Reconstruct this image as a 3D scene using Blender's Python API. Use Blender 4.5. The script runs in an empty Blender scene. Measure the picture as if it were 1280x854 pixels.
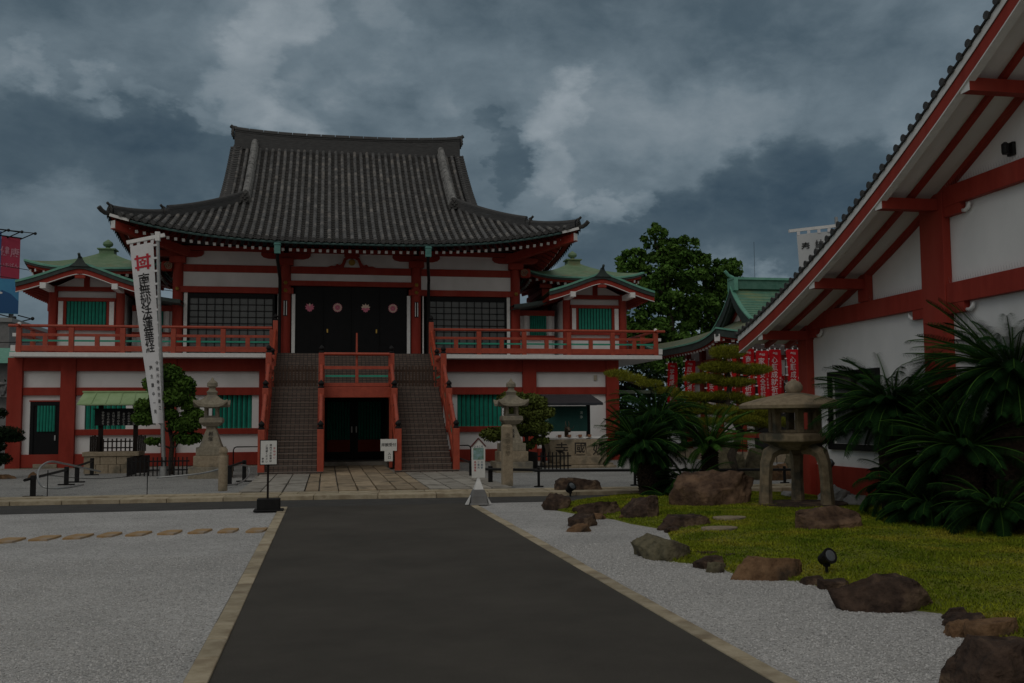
import bpy, math, random
import numpy as np
from mathutils import Vector, Matrix
random.seed(7)
SC = bpy.context.scene
COL = SC.collection
rad = math.radians

# ------------------------------------------------------------------ camera
TH, PI_, RL = rad(10.513), rad(4.5), rad(0.4)
R0 = Vector((math.cos(TH), -math.sin(TH), 0))
FW = Vector((math.sin(TH)*math.cos(PI_), math.cos(TH)*math.cos(PI_), math.sin(PI_)))
U0 = R0.cross(FW)
RX = R0*math.cos(RL) - U0*math.sin(RL)
UX = U0*math.cos(RL) + R0*math.sin(RL)
cam = bpy.data.objects.new('camera', bpy.data.cameras.new('camera'))
COL.objects.link(cam)
cam.data.lens = 35.156; cam.data.sensor_width = 36
cam.data.clip_start = 0.1; cam.data.clip_end = 3000
m = Matrix((RX, UX, -FW)).transposed().to_4x4(); m.translation = (0, 0, 1.6)
cam.matrix_world = m
SC.camera = cam

# ------------------------------------------------------------------ light
SUN_EL, SUN_AZ = 42, 212            # azimuth clockwise from +Y: behind the camera, to the left
sun = bpy.data.objects.new('sun', bpy.data.lights.new('sun', 'SUN')); COL.objects.link(sun)
sun.data.energy = 1.1; sun.data.angle = rad(35); sun.data.color = (1, .965, .91)
sd = Vector((math.sin(rad(SUN_AZ))*math.cos(rad(SUN_EL)), math.cos(rad(SUN_AZ))*math.cos(rad(SUN_EL)), math.sin(rad(SUN_EL))))
sun.rotation_euler = sd.to_track_quat('Z', 'Y').to_euler(); sun.location = (-20, -30, 60)
SC.view_settings.view_transform = 'Standard'; SC.view_settings.look = 'None'
SC.view_settings.gamma = 1; SC.view_settings.use_curve_mapping = False
SC.view_settings.exposure = -1.6

W = bpy.data.worlds.new('World'); SC.world = W; W.use_nodes = True
def world():
    nt = W.node_tree; N = nt.nodes; L = nt.links
    bg = N['Background']; bg.inputs['Strength'].default_value = 0.1
    sky = N.new('ShaderNodeTexSky'); sky.sky_type = 'NISHITA'; sky.sun_disc = False
    sky.sun_elevation = rad(SUN_EL); sky.sun_rotation = rad(SUN_AZ); sky.dust_density = 2
    tc = N.new('ShaderNodeTexCoord'); D = tc.outputs['Generated']
    def math_(op, a, b=None, c=None, clamp=False):
        n = N.new('ShaderNodeMath'); n.operation = op; n.use_clamp = clamp
        for i, v in enumerate((a, b, c)):
            if v is None: continue
            if isinstance(v, (int, float)): n.inputs[i].default_value = v
            else: L.new(v, n.inputs[i])
        return n.outputs[0]
    def vec(op, a, b):
        n = N.new('ShaderNodeVectorMath'); n.operation = op
        for i, v in enumerate((a, b)):
            if isinstance(v, tuple): n.inputs[i].default_value = v
            else: L.new(v, n.inputs[i])
        return n
    def noise(v, sc, det, ro, dist=0):
        n = N.new('ShaderNodeTexNoise'); L.new(v, n.inputs['Vector'])
        n.inputs['Scale'].default_value = sc; n.inputs['Detail'].default_value = det
        n.inputs['Roughness'].default_value = ro; n.inputs['Distortion'].default_value = dist
        return n
    st = vec('MULTIPLY', D, (1, 1, 1.75)).outputs[0]
    warp = noise(st, 8, 7, .60)
    wv = vec('SUBTRACT', warp.outputs['Color'], (.5, .5, .5)).outputs[0]
    wv = vec('MULTIPLY', wv, (.19, .19, .14)).outputs[0]
    DW = vec('NORMALIZE', vec('ADD', D, wv).outputs[0], (0, 0, 0)).outputs[0]
    base = noise(st, 4.2, 9, .54, .3).outputs['Fac']
    fine = noise(st, 15, 9, .62, .2).outputs['Fac']
    val = math_('ADD', math_('ADD', math_('MULTIPLY', base, .68), .07), math_('MULTIPLY', fine, .26))
    def blob(pts, deg, edge, amt):
        out = None
        for (az, el) in pts:
            dv = (math.sin(rad(az))*math.cos(rad(el)), math.cos(rad(az))*math.cos(rad(el)), math.sin(rad(el)))
            dt = vec('DOT_PRODUCT', DW, dv).outputs['Value']
            n = N.new('ShaderNodeMapRange'); n.interpolation_type = 'SMOOTHSTEP'
            L.new(dt, n.inputs['Value'])
            n.inputs['From Min'].default_value = math.cos(rad(deg+edge/2)); n.inputs['From Max'].default_value = math.cos(rad(max(.2, deg-edge/2)))
            n.inputs['To Min'].default_value = 0; n.inputs['To Max'].default_value = amt
            out = n.outputs[0] if out is None else math_('MAXIMUM' if amt > 0 else 'MINIMUM', out, n.outputs[0])
        return out
    for b in BLOBS: val = math_('ADD', val, blob(*b))
    cr = N.new('ShaderNodeValToRGB'); L.new(val, cr.inputs[0])
    el = cr.color_ramp.elements
    el[0].position = .20; el[0].color = (.105, .19, .275, 1)
    el[1].position = .98; el[1].color = (1.35, 1.50, 1.62, 1)
    for p, c in ((.40, (.235, .35, .44)), (.56, (.47, .62, .73)), (.75, (.84, .99, 1.10))):
        e = el.new(p); e.color = (*c, 1)
    # thicker light from the high sky and from the part of the sky behind the camera
    sep = N.new('ShaderNodeSeparateXYZ'); L.new(D, sep.inputs[0])
    up = math_('MAXIMUM', sep.outputs['Z'], 0.0)
    up2 = N.new('ShaderNodeMapRange'); up2.interpolation_type = 'SMOOTHSTEP'; L.new(sep.outputs['Z'], up2.inputs['Value'])
    up2.inputs['From Min'].default_value = .36; up2.inputs['From Max'].default_value = .75; up2.inputs['To Min'].default_value = 0; up2.inputs['To Max'].default_value = 1
    bk = N.new('ShaderNodeMapRange'); bk.interpolation_type = 'SMOOTHSTEP'; L.new(sep.outputs['Y'], bk.inputs['Value'])
    bk.inputs['From Min'].default_value = .35; bk.inputs['From Max'].default_value = -.6; bk.inputs['To Min'].default_value = 0; bk.inputs['To Max'].default_value = 1
    # overhead and behind, the layer of cloud is paler and greyer
    fk = math_('MAXIMUM', up2.outputs[0], bk.outputs[0])
    pale = N.new('ShaderNodeMix'); pale.data_type = 'RGBA'; L.new(fk, pale.inputs['Factor']); L.new(cr.outputs['Color'], pale.inputs['A'])
    pc = N.new('ShaderNodeVectorMath'); pc.operation = 'SCALE'; pc.inputs[0].default_value = SKY_PALE; L.new(math_('ADD', math_('MULTIPLY', base, 1.2), .4), pc.inputs['Scale']); L.new(pc.outputs[0], pale.inputs['B'])
    sc = N.new('ShaderNodeVectorMath'); sc.operation = 'SCALE'; L.new(pale.outputs['Result'], sc.inputs[0]); sc.inputs['Scale'].default_value = SKY_GAIN
    mx = N.new('ShaderNodeMix'); mx.data_type = 'RGBA'; mx.inputs['Factor'].default_value = .07
    L.new(sc.outputs[0], mx.inputs['A']); L.new(sky.outputs[0], mx.inputs['B'])
    L.new(mx.outputs['Result'], bg.inputs['Color'])
SKY_GAIN, SKY_PALE = 9.0, (.88, .86, .80)
# clouds: (directions (azimuth, elevation) in degrees, radius, edge softness, amount)
BLOBS = [
    ([(-2.6, 22), (-4.4, 19.8), (-5.4, 18.2)], .9, 3.2, .15), ([(-3.6, 15.8), (-1, 15.0)], 1.0, 2.6, .13),
    ([(2.6, 21.5), (5.5, 18.3)], .6, 2.0, .06),
    ([(-13.5, 14.6), (-10.5, 14.4), (-16, 14), (-7, 13.6), (-3, 13)], 2.3, 2.6, -.17), ([(-12.5, 15.8), (-9.5, 15.2), (-15, 15.8)], 1.2, .9, -.04),
    ([(-14.8, 18.2), (-12, 17.8), (-9.6, 17.1), (-7.8, 16.4)], .5, 1.2, .08),
    ([(1, 17), (4.5, 17.2), (7, 16.8), (9.4, 17.4), (10.4, 15.6), (9, 13.5), (5.5, 15)], 1.8, 2.2, -.10), ([(8.8, 17.8), (10.6, 16.6), (10.9, 15.2), (10.4, 13.9)], 1.1, .5, -.08),
    ([(13.4, 17.2), (14.6, 18.0), (13.4, 14.6)], 1.0, 1.8, .13), ([(15.5, 16.5), (18, 17), (21, 16), (24, 16.5)], 1.6, 3, .07), ([(14.6, 13.0), (16.4, 12.9), (17.8, 12.7), (16.2, 11.9)], .7, .8, .12),
    ([(20, 20.5), (8, 21.8), (14, 22), (26, 21), (-10, 22.5), (-14, 21.5)], 2.4, 3.5, -.06),
    ([(19.5, 10), (23, 11), (27, 11.4), (31, 11.5), (36, 11), (16.5, 8.6), (41, 9)], 2.0, 4.2, -.26),
    ([(25, 8.2), (29, 8)], .5, 1.2, .08),
]
world()

# ------------------------------------------------------------------ helpers
def wloc(o):
    p = Vector((0, 0, 0))
    while o is not None:
        p = p + o.location; o = o.parent
    return p

class MB:
    def __init__(s): s.v = []; s.f = []; s.m = []
    def add(s, vs, fs, m=0):
        b = len(s.v); s.v += [tuple(map(float, p)) for p in vs]
        for f in fs: s.f.append(tuple(i+b for i in f)); s.m.append(m)
        return s
    def box(s, x0, y0, z0, x1, y1, z1, m=0):
        return s.add([(x0,y0,z0),(x1,y0,z0),(x1,y1,z0),(x0,y1,z0),(x0,y0,z1),(x1,y0,z1),(x1,y1,z1),(x0,y1,z1)],
              [(0,3,2,1),(4,5,6,7),(0,1,5,4),(1,2,6,5),(2,3,7,6),(3,0,4,7)], m)
    def bar(s, p, q, w, h, m=0, up=(0,0,1), w2=None, h2=None):
        p, q = Vector(p), Vector(q); d = (q-p).normalized(); upv = Vector(up)
        if abs(d.dot(upv)) > .99: upv = Vector((0,1,0))
        sd = d.cross(upv).normalized(); uu = sd.cross(d)
        w2 = w if w2 is None else w2; h2 = h if h2 is None else h2
        vs = []
        for c, ww, hh in ((p, w, h), (q, w2, h2)):
            for a, b in ((-1,-1),(1,-1),(1,1),(-1,1)): vs.append(c + sd*a*ww/2 + uu*b*hh/2)
        return s.add(vs, [(0,1,2,3),(7,6,5,4),(0,4,5,1),(1,5,6,2),(2,6,7,3),(3,7,4,0)], m)
    def tube(s, pts, r, n=8, m=0, caps=True):
        pts = [Vector(p) for p in pts]; k = len(pts)
        rs = [r]*k if isinstance(r, (int, float)) else r
        vs = []; ref = None
        for i, p in enumerate(pts):
            d = (pts[min(i+1,k-1)] - pts[max(i-1,0)]).normalized()
            if ref is None: ref = Vector((0,0,1)) if abs(d.z) < .9 else Vector((1,0,0))
            a = d.cross(ref).normalized(); b = a.cross(d).normalized(); ref = b
            for j in range(n):
                t = 2*math.pi*j/n; vs.append(p + (a*math.cos(t) + b*math.sin(t))*rs[i])
        fs = [(i*n+j, i*n+(j+1)%n, (i+1)*n+(j+1)%n, (i+1)*n+j) for i in range(k-1) for j in range(n)]
        if caps: fs += [tuple(range(n-1,-1,-1)), tuple((k-1)*n+j for j in range(n))]
        return s.add(vs, fs, m)
    def lathe(s, c, prof, n=16, m=0, rot=0.0):
        vs = []; k = len(prof)
        for r, z in prof:
            for j in range(n):
                t = rot + 2*math.pi*j/n; vs.append((c[0]+r*math.cos(t), c[1]+r*math.sin(t), c[2]+z))
        fs = [(i*n+j, i*n+(j+1)%n, (i+1)*n+(j+1)%n, (i+1)*n+j) for i in range(k-1) for j in range(n)]
        fs += [tuple(range(n-1,-1,-1)), tuple((k-1)*n+j for j in range(n))]
        return s.add(vs, fs, m)
    def prism(s, poly, ax, a0, a1, m=0):
        def mk(p, a): return {'x': (a, p[0], p[1]), 'y': (p[0], a, p[1]), 'z': (p[0], p[1], a)}[ax]
        n = len(poly)
        vs = [mk(p, a0) for p in poly] + [mk(p, a1) for p in poly]
        fs = [tuple(range(n-1,-1,-1)), tuple(range(n, 2*n))] + [(i, (i+1)%n, n+(i+1)%n, n+i) for i in range(n)]
        return s.add(vs, fs, m)
    def grid(s, fn, us, vs_, m=0, flip=False):
        nu, nv = len(us), len(vs_)
        P = [fn(u, v) for v in vs_ for u in us]
        F = []
        for j in range(nv-1):
            for i in range(nu-1):
                q = (j*nu+i, j*nu+i+1, (j+1)*nu+i+1, (j+1)*nu+i)
                F.append(q[::-1] if flip else q)
        return s.add(P, F, m)
    def sphere(s, c, r, m=0, n=12, k=8, sz=1.0):
        prof = [(max(1e-4, r*math.sin(math.pi*i/k)), -r*sz*math.cos(math.pi*i/k)) for i in range(k+1)]
        return s.lathe(c, prof, n, m)
    def build(s, name, mats, parent=None, smooth=False, bevel=0, fix=True):
        if not isinstance(mats, (list, tuple)): mats = [mats]
        me = bpy.data.meshes.new(name)
        if parent is not None: off = wloc(parent)
        else:
            A = np.array(s.v); off = Vector(((A[:,0].min()+A[:,0].max())/2, (A[:,1].min()+A[:,1].max())/2, A[:,2].min()))
        me.from_pydata([(x-off.x, y-off.y, z-off.z) for x, y, z in s.v], [], s.f)
        for mt in mats: me.materials.append(mt)
        me.polygons.foreach_set('material_index', s.m)
        if fix:
            import bmesh
            bm = bmesh.new(); bm.from_mesh(me); bmesh.ops.recalc_face_normals(bm, faces=bm.faces); bm.to_mesh(me); bm.free()
        if smooth: me.polygons.foreach_set('use_smooth', [True]*len(me.polygons))
        me.update()
        o = bpy.data.objects.new(name, me); COL.objects.link(o)
        if parent is not None: o.parent = parent
        else: o.location = off
        if bevel:
            b = o.modifiers.new('bevel', 'BEVEL'); b.width = bevel; b.segments = 2; b.limit_method = 'ANGLE'; b.angle_limit = rad(40)
        if smooth == 'auto':
            b = o.modifiers.new('edges', 'EDGE_SPLIT'); b.split_angle = rad(35)
        return o

def each_box(mb, name, mats, parent, **k):
    """every box of the builder as an object of its own"""
    for i in range(len(mb.v)//8):
        b = MB(); b.add(mb.v[8*i:8*i+8], [tuple(q-8*i for q in f) for f in mb.f[6*i:6*i+6]], mb.m[6*i]); b.build(name, mats, parent, **k)

def tag(o, label=None, cat=None, group=None, kind=None):
    for k, v in (('label', label), ('category', cat), ('group', group), ('kind', kind)):
        if v: o[k] = v
    return o
def thing(name, loc, label, cat, group=None):
    o = bpy.data.objects.new(name, None); COL.objects.link(o); o.location = loc; o.empty_display_size = .3
    return tag(o, label, cat, group)
def copy_tree(o, parent=None):
    c = o.copy(); COL.objects.link(c)
    if parent is not None: c.parent = parent
    for ch in list(o.children): copy_tree(ch, c)
    return c

_tx = {}
def text_geo(txt, size=1.0):
    """flat lettering as (x, y) verts and faces, centred on its own middle"""
    if txt not in _tx:
        cu = bpy.data.curves.new('t', 'FONT'); cu.body = txt; cu.size = 1; cu.align_x = 'CENTER'; cu.resolution_u = 2; cu.offset = .012
        o = bpy.data.objects.new('t', cu); COL.objects.link(o)
        bpy.context.view_layer.update()
        me = bpy.data.meshes.new_from_object(o.evaluated_get(bpy.context.evaluated_depsgraph_get()))
        v = [(p.co.x, p.co.y) for p in me.vertices]; f = [tuple(p.vertices) for p in me.polygons]
        bpy.data.objects.remove(o); bpy.data.meshes.remove(me); bpy.data.curves.remove(cu)
        ym = (min(p[1] for p in v)+max(p[1] for p in v))/2 if v else 0
        xm = (min(p[0] for p in v)+max(p[0] for p in v))/2 if v else 0
        _tx[txt] = ([(x-xm, y-ym) for x, y in v], f)
    v, f = _tx[txt]
    return [(x*size, y*size) for x, y in v], f
def put_text(mb, txt, fn, size, cx=0, cy=0, m=0, sx=1.0, rot=0):
    v, f = text_geo(txt, size)
    c, s = math.cos(rot), math.sin(rot)
    mb.add([fn(cx+(x*c-y*s)*sx, cy+x*s+y*c) for x, y in v], f, m)
def vtext(mb, txt, fn, size, cx, top, step=1.05, m=0, sx=1.0):
    for i, ch in enumerate(txt):
        if ch != ' ': put_text(mb, ch, fn, size, cx, top-size*step*(i+.5), m, sx)

# ------------------------------------------------------------------ materials
def M(name, c1, c2=None, scale=4.0, rough=.7, bump=0.0, bscale=40.0, island=0.0, metal=0.0, det=6, spec=.5, stretch=None, lo=.35, hi=.65, c3=None, s3=1.2, coat=0):
    mt = bpy.data.materials.new(name); mt.use_nodes = True
    nt = mt.node_tree; N = nt.nodes; L = nt.links; bs = N['Principled BSDF']
    bs.inputs['Roughness'].default_value = rough; bs.inputs['Metallic'].default_value = metal
    bs.inputs['Specular IOR Level'].default_value = spec
    if coat: bs.inputs['Coat Weight'].default_value = coat
    tc = N.new('ShaderNodeTexCoord'); vec = tc.outputs['Object']
    if stretch:
        mp = N.new('ShaderNodeMapping'); mp.inputs['Scale'].default_value = stretch; L.new(vec, mp.inputs['Vector']); vec = mp.outputs[0]
    col = None
    if c2 is not None:
        n = N.new('ShaderNodeTexNoise'); n.inputs['Scale'].default_value = scale; n.inputs['Detail'].default_value = det; n.inputs['Roughness'].default_value = .62; L.new(vec, n.inputs['Vector'])
        r = N.new('ShaderNodeValToRGB'); r.color_ramp.elements[0].position = lo; r.color_ramp.elements[1].position = hi
        r.color_ramp.elements[0].color = (*c1, 1); r.color_ramp.elements[1].color = (*c2, 1); L.new(n.outputs['Fac'], r.inputs[0]); col = r.outputs[0]
        if c3 is not None:
            n3 = N.new('ShaderNodeTexNoise'); n3.inputs['Scale'].default_value = s3; n3.inputs['Detail'].default_value = 5; L.new(vec, n3.inputs['Vector'])
            r3 = N.new('ShaderNodeValToRGB'); r3.color_ramp.elements[0].position = .52; r3.color_ramp.elements[1].position = .66; L.new(n3.outputs['Fac'], r3.inputs[0])
            mx = N.new('ShaderNodeMix'); mx.data_type = 'RGBA'; L.new(r3.outputs[0], mx.inputs['Factor']); L.new(col, mx.inputs['A']); mx.inputs['B'].default_value = (*c3, 1); col = mx.outputs['Result']
    else:
        rgb = N.new('ShaderNodeRGB'); rgb.outputs[0].default_value = (*c1, 1); col = rgb.outputs[0]
    if island:
        g = N.new('ShaderNodeNewGeometry'); mr = N.new('ShaderNodeMapRange'); L.new(g.outputs['Random Per Island'], mr.inputs['Value'])
        mr.inputs['To Min'].default_value = 1-island; mr.inputs['To Max'].default_value = 1+island
        sc = N.new('ShaderNodeVectorMath'); sc.operation = 'SCALE'; L.new(col, sc.inputs[0]); L.new(mr.outputs[0], sc.inputs['Scale']); col = sc.outputs[0]
    L.new(col, bs.inputs['Base Color'])
    if bump:
        b = N.new('ShaderNodeTexNoise'); b.inputs['Scale'].default_value = bscale; b.inputs['Detail'].default_value = 5; L.new(tc.outputs['Object'], b.inputs['Vector'])
        bp = N.new('ShaderNodeBump'); bp.inputs['Strength'].default_value = min(1, bump); bp.inputs['Distance'].default_value = .02*max(1, bump); L.new(b.outputs['Fac'], bp.inputs['Height']); L.new(bp.outputs[0], bs.inputs['Normal'])
    mt['bsdf'] = bs.name
    return mt
red = M('vermilion_paint', (.265,.031,.020), (.36,.046,.030), 5, .6, .12, 60, stretch=(1,1,.22), spec=.2, lo=.3, hi=.7, c3=(.33,.056,.038), s3=.9)
red2 = M('vermilion_paint_weathered', (.235,.029,.019), (.33,.043,.028), 4, .65, .15, 60, spec=.15, lo=.3, hi=.7, stretch=(1,1,.3), c3=(.31,.05,.034), s3=.8)
rail_red = M('railing_paint', (.35,.052,.026), (.45,.076,.037), 6, .42, .05, 60)
white = M('white_plaster', (.77,.775,.775), (.85,.85,.85), 1.2, .85, .1, 30, stretch=(1,1,.6), c3=(.72,.72,.71), s3=.7)
white_paint = M('white_paint', (.74,.745,.74), (.84,.84,.83), 8, .6)
green_paint = M('green_slat_paint', (.010,.23,.165), (.017,.30,.215), 6, .5)
rail_green = M('green_rail_paint', (.02,.30,.20), (.03,.36,.25), 6, .45)
black_lac = M('black_lacquer', (.0035,.004,.005), (.006,.006,.0075), 4, .5, spec=.18)
black_metal = M('black_metal', (.005,.005,.006), (.010,.010,.010), 12, .5, spec=.25)
dark_wood = M('dark_wood', (.009,.006,.005), (.017,.011,.008), 9, .7, stretch=(1,1,.2), spec=.2)
red_shaded = M('shaded_red_boarding', (.10,.012,.008), (.15,.016,.010), 5, .7, spec=.2)  # vermilion with the shade under the eaves put into its colour
gate_wood = M('brown_gate_wood', (.045,.024,.014), (.075,.04,.024), 9, .7, stretch=(1,1,.2))
tile_round = M('round_roof_tile', (.050,.051,.053), (.138,.138,.139), 7, .62, .2, 30, island=.25, c3=(.20,.185,.17), s3=2.5)
tile_pan = M('pan_roof_tile', (.012,.012,.012), (.034,.031,.029), 8, .7, .2, 30, island=.4)
tile_ridge = M('ridge_tile', (.034,.035,.037), (.072,.072,.073), 9, .65, .3, 30, stretch=(.4,.4,3))
tile_mortar = M('mortared_ridge', (.15,.15,.15), (.33,.33,.32), 10, .8, .4, 25, c3=(.08,.08,.08), s3=5)
oni_mat = M('ogre_tile', (.03,.03,.03), (.06,.058,.055), 14, .6, .5, 30)
teal = M('verdigris_gutter', (.055,.19,.17), (.10,.28,.25), 4, .55)
gutter_dark = M('dark_verdigris', (.030,.075,.072), (.055,.12,.115), 4, .55)
copper = M('verdigris_copper', (.12,.22,.115), (.19,.29,.17), 3, .6, .05, 20, c3=(.19,.18,.09), s3=.9)
copper_edge = M('verdigris_edge', (.11,.32,.24), (.17,.42,.32), 5, .55)
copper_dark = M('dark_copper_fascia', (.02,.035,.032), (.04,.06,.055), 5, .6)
gold = M('gilt', (.42,.27,.06), (.55,.36,.09), 6, .38, metal=.7)
pink = M('crest_pink', (.66,.16,.26), (.74,.22,.32), 20, .6)
pink_pale = M('crest_pale', (.74,.56,.46), (.78,.62,.5), 20, .6)
glass = M('dim_window_glass', (.085,.095,.098), (.12,.13,.132), .8, .25)
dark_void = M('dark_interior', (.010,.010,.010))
granite = M('tan_granite', (.27,.215,.145), (.38,.31,.22), 14, .85, .35, 90, c3=(.16,.14,.10), s3=2.2)
granite_gray = M('gray_granite', (.215,.185,.135), (.32,.285,.215), 16, .85, .35, 90, c3=(.13,.125,.11), s3=2.0)
granite_old = M('lichened_granite', (.165,.125,.075), (.285,.225,.145), 9, .9, .5, 60, c3=(.08,.075,.055), s3=3)
rock_brown = M('brown_rock', (.026,.016,.012), (.092,.058,.041), 7, .85, 2.8, 14, c3=(.16,.108,.07), s3=3.4, spec=.3)
rock_big = M('red_brown_rock', (.050,.028,.018), (.17,.105,.066), 5, .85, 3.0, 9, c3=(.25,.155,.095), s3=2.2, spec=.3)
rock_tan = M('tan_rock', (.12,.066,.034), (.27,.16,.085), 7, .88, 2.0, 16, c3=(.055,.038,.026), s3=3.5, spec=.3)
rock_olive = M('lichened_rock', (.10,.09,.055), (.20,.175,.11), 7, .9, 2.2, 14, c3=(.055,.045,.034), s3=3.5, spec=.3)
rock_pale = M('pale_rock', (.28,.28,.28), (.46,.46,.45), 5, .85, .8, 14, c3=(.15,.15,.15), s3=2.5)
steel = M('galvanised_steel', (.30,.31,.31), (.40,.41,.41), 10, .42, metal=.6)
cloth_white = M('white_cloth', (.70,.70,.72), (.76,.76,.78), 5, .9)
ink = M('black_ink', (.012,.012,.014))
ink_red = M('red_ink', (.50,.02,.04))
paper = M('white_board', (.68,.68,.65), (.74,.74,.71), 9, .7)
bark = M('bark', (.035,.027,.02), (.07,.055,.04), 14, .95, .8, 30)
tan_emboss = M('dark_engraving', (.030,.024,.018))
faint_carve = M('worn_engraving', (.13,.105,.07), (.20,.165,.115), 9, .9)
gray_wall = M('grey_render', (.16,.16,.16), (.22,.22,.22), 3, .9)
def leafm(name, a, b, isl=.35, rough=.55):
    return M(name, a, b, 1.3, rough, island=isl, spec=.04)
leaf_prune = leafm('pruned_leaf', (.042,.092,.016), (.085,.155,.028), .5)
leaf_olive = leafm('olive_leaf', (.06,.085,.018), (.12,.145,.034), .5)
leaf_ginkgo = leafm('ginkgo_leaf', (.048,.11,.022), (.10,.19,.036), .55)
leaf_pine = leafm('pine_needle', (.16,.175,.020), (.27,.275,.036), .4)
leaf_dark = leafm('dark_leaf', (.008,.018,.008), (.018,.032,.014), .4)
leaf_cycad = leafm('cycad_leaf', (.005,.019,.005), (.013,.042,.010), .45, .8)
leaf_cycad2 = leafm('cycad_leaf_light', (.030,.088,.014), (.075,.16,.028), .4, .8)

# ------------------------------------------------------------------ ground
def ground_mat(name, build):
    mt = bpy.data.materials.new(name); mt.use_nodes = True
    build(mt.node_tree.nodes, mt.node_tree.links, mt.node_tree.nodes['Principled BSDF']); return mt
def gravel_mat(name, dark, light, scale, warm=(1, 1, 1)):
    def b(N, L, bs):
        bs.inputs['Roughness'].default_value = .9; bs.inputs['Specular IOR Level'].default_value = .2
        tc = N.new('ShaderNodeTexCoord')
        vo = N.new('ShaderNodeTexVoronoi'); vo.inputs['Scale'].default_value = scale; L.new(tc.outputs['Object'], vo.inputs['Vector'])
        sp = N.new('ShaderNodeSeparateColor'); L.new(vo.outputs['Color'], sp.inputs[0])
        cr = N.new('ShaderNodeValToRGB'); L.new(sp.outputs[0], cr.inputs[0])
        e = cr.color_ramp.elements; e[0].color = (*dark, 1); e[1].color = (*light, 1)
        x = e.new(.25); x.color = tuple(dark[i]*.45+light[i]*.55 for i in range(3))+(1,)
        no = N.new('ShaderNodeTexNoise'); no.inputs['Scale'].default_value = .8; no.inputs['Detail'].default_value = 7; no.inputs['Roughness'].default_value = .65; L.new(tc.outputs['Object'], no.inputs['Vector'])
        mr = N.new('ShaderNodeMapRange'); L.new(no.outputs['Fac'], mr.inputs['Value']); mr.inputs['From Min'].default_value = .3; mr.inputs['From Max'].default_value = .7
        mr.inputs['To Min'].default_value = .80; mr.inputs['To Max'].default_value = 1.12
        sc = N.new('ShaderNodeVectorMath'); sc.operation = 'SCALE'; L.new(cr.outputs[0], sc.inputs[0]); L.new(mr.outputs[0], sc.inputs['Scale'])
        L.new(sc.outputs[0], bs.inputs['Base Color'])
        v2 = N.new('ShaderNodeTexVoronoi'); v2.inputs['Scale'].default_value = scale; L.new(tc.outputs['Object'], v2.inputs['Vector'])
        n2 = N.new('ShaderNodeTexNoise'); n2.inputs['Scale'].default_value = 9; n2.inputs['Detail'].default_value = 4; L.new(tc.outputs['Object'], n2.inputs['Vector'])
        ad = N.new('ShaderNodeMath'); ad.operation = 'MULTIPLY_ADD'; L.new(n2.outputs['Fac'], ad.inputs[0]); ad.inputs[1].default_value = 1.6
        inv = N.new('ShaderNodeMath'); inv.operation = 'SUBTRACT'; inv.inputs[0].default_value = 1; L.new(v2.outputs['Distance'], inv.inputs[1]); L.new(inv.outputs[0], ad.inputs[2])
        bp = N.new('ShaderNodeBump'); bp.inputs['Strength'].default_value = .9; bp.inputs['Distance'].default_value = .012; L.new(ad.outputs[0], bp.inputs['Height']); L.new(bp.outputs[0], bs.inputs['Normal'])
    return ground_mat(name, b)
gravel = gravel_mat('pale_gravel', (.24,.237,.23), (.64,.635,.63), 62)
court_gravel = gravel_mat('court_gravel', (.13,.13,.125), (.44,.44,.43), 48)
def asphalt_b(N, L, bs):
    bs.inputs['Roughness'].default_value = .85; bs.inputs['Specular IOR Level'].default_value = .25
    tc = N.new('ShaderNodeTexCoord')
    a = N.new('ShaderNodeTexNoise'); a.inputs['Scale'].default_value = 110; a.inputs['Detail'].default_value = 6; a.inputs['Roughness'].default_value = .75; L.new(tc.outputs['Object'], a.inputs['Vector'])
    c = N.new('ShaderNodeTexNoise'); c.inputs['Scale'].default_value = .55; c.inputs['Detail'].default_value = 8; c.inputs['Roughness'].default_value = .68; L.new(tc.outputs['Object'], c.inputs['Vector'])
    r = N.new('ShaderNodeValToRGB'); r.color_ramp.elements[0].position = .35; r.color_ramp.elements[1].position = .68
    r.color_ramp.elements[0].color = (.050,.045,.038,1); r.color_ramp.elements[1].color = (.106,.097,.084,1); L.new(a.outputs['Fac'], r.inputs[0])
    mr = N.new('ShaderNodeMapRange'); L.new(c.outputs['Fac'], mr.inputs['Value']); mr.inputs['From Min'].default_value = .3; mr.inputs['From Max'].default_value = .7; mr.inputs['To Min'].default_value = .72; mr.inputs['To Max'].default_value = 1.24
    s = N.new('ShaderNodeVectorMath'); s.operation = 'SCALE'; L.new(r.outputs[0], s.inputs[0]); L.new(mr.outputs[0], s.inputs['Scale']); L.new(s.outputs[0], bs.inputs['Base Color'])
    bp = N.new('ShaderNodeBump'); bp.inputs['Strength'].default_value = .5; bp.inputs['Distance'].default_value = .006; L.new(a.outputs['Fac'], bp.inputs['Height']); L.new(bp.outputs[0], bs.inputs['Normal'])
asphalt = ground_mat('asphalt', asphalt_b)
asphalt_dark = M('worn_dark_asphalt', (.040,.038,.036), (.062,.06,.056), 3, .85, .4, 120)
kerb_stone = M('kerb_stone', (.36,.30,.20), (.50,.43,.31), 7, .85, .3, 60, island=.18, c3=(.30,.24,.16), s3=3)
slab_tan = M('tan_slab', (.27,.205,.13), (.42,.33,.225), 4, .85, .3, 50, island=.22, c3=(.15,.12,.08), s3=1.8)
slab_gray = M('grey_slab', (.28,.26,.225), (.40,.375,.33), 4, .85, .3, 50, island=.15, c3=(.17,.155,.13), s3=1.8)
step_stone = M('ochre_stepping_stone', (.30,.185,.085), (.42,.28,.14), 6, .85, .4, 40, island=.15, c3=(.34,.27,.2), s3=3)

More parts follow.
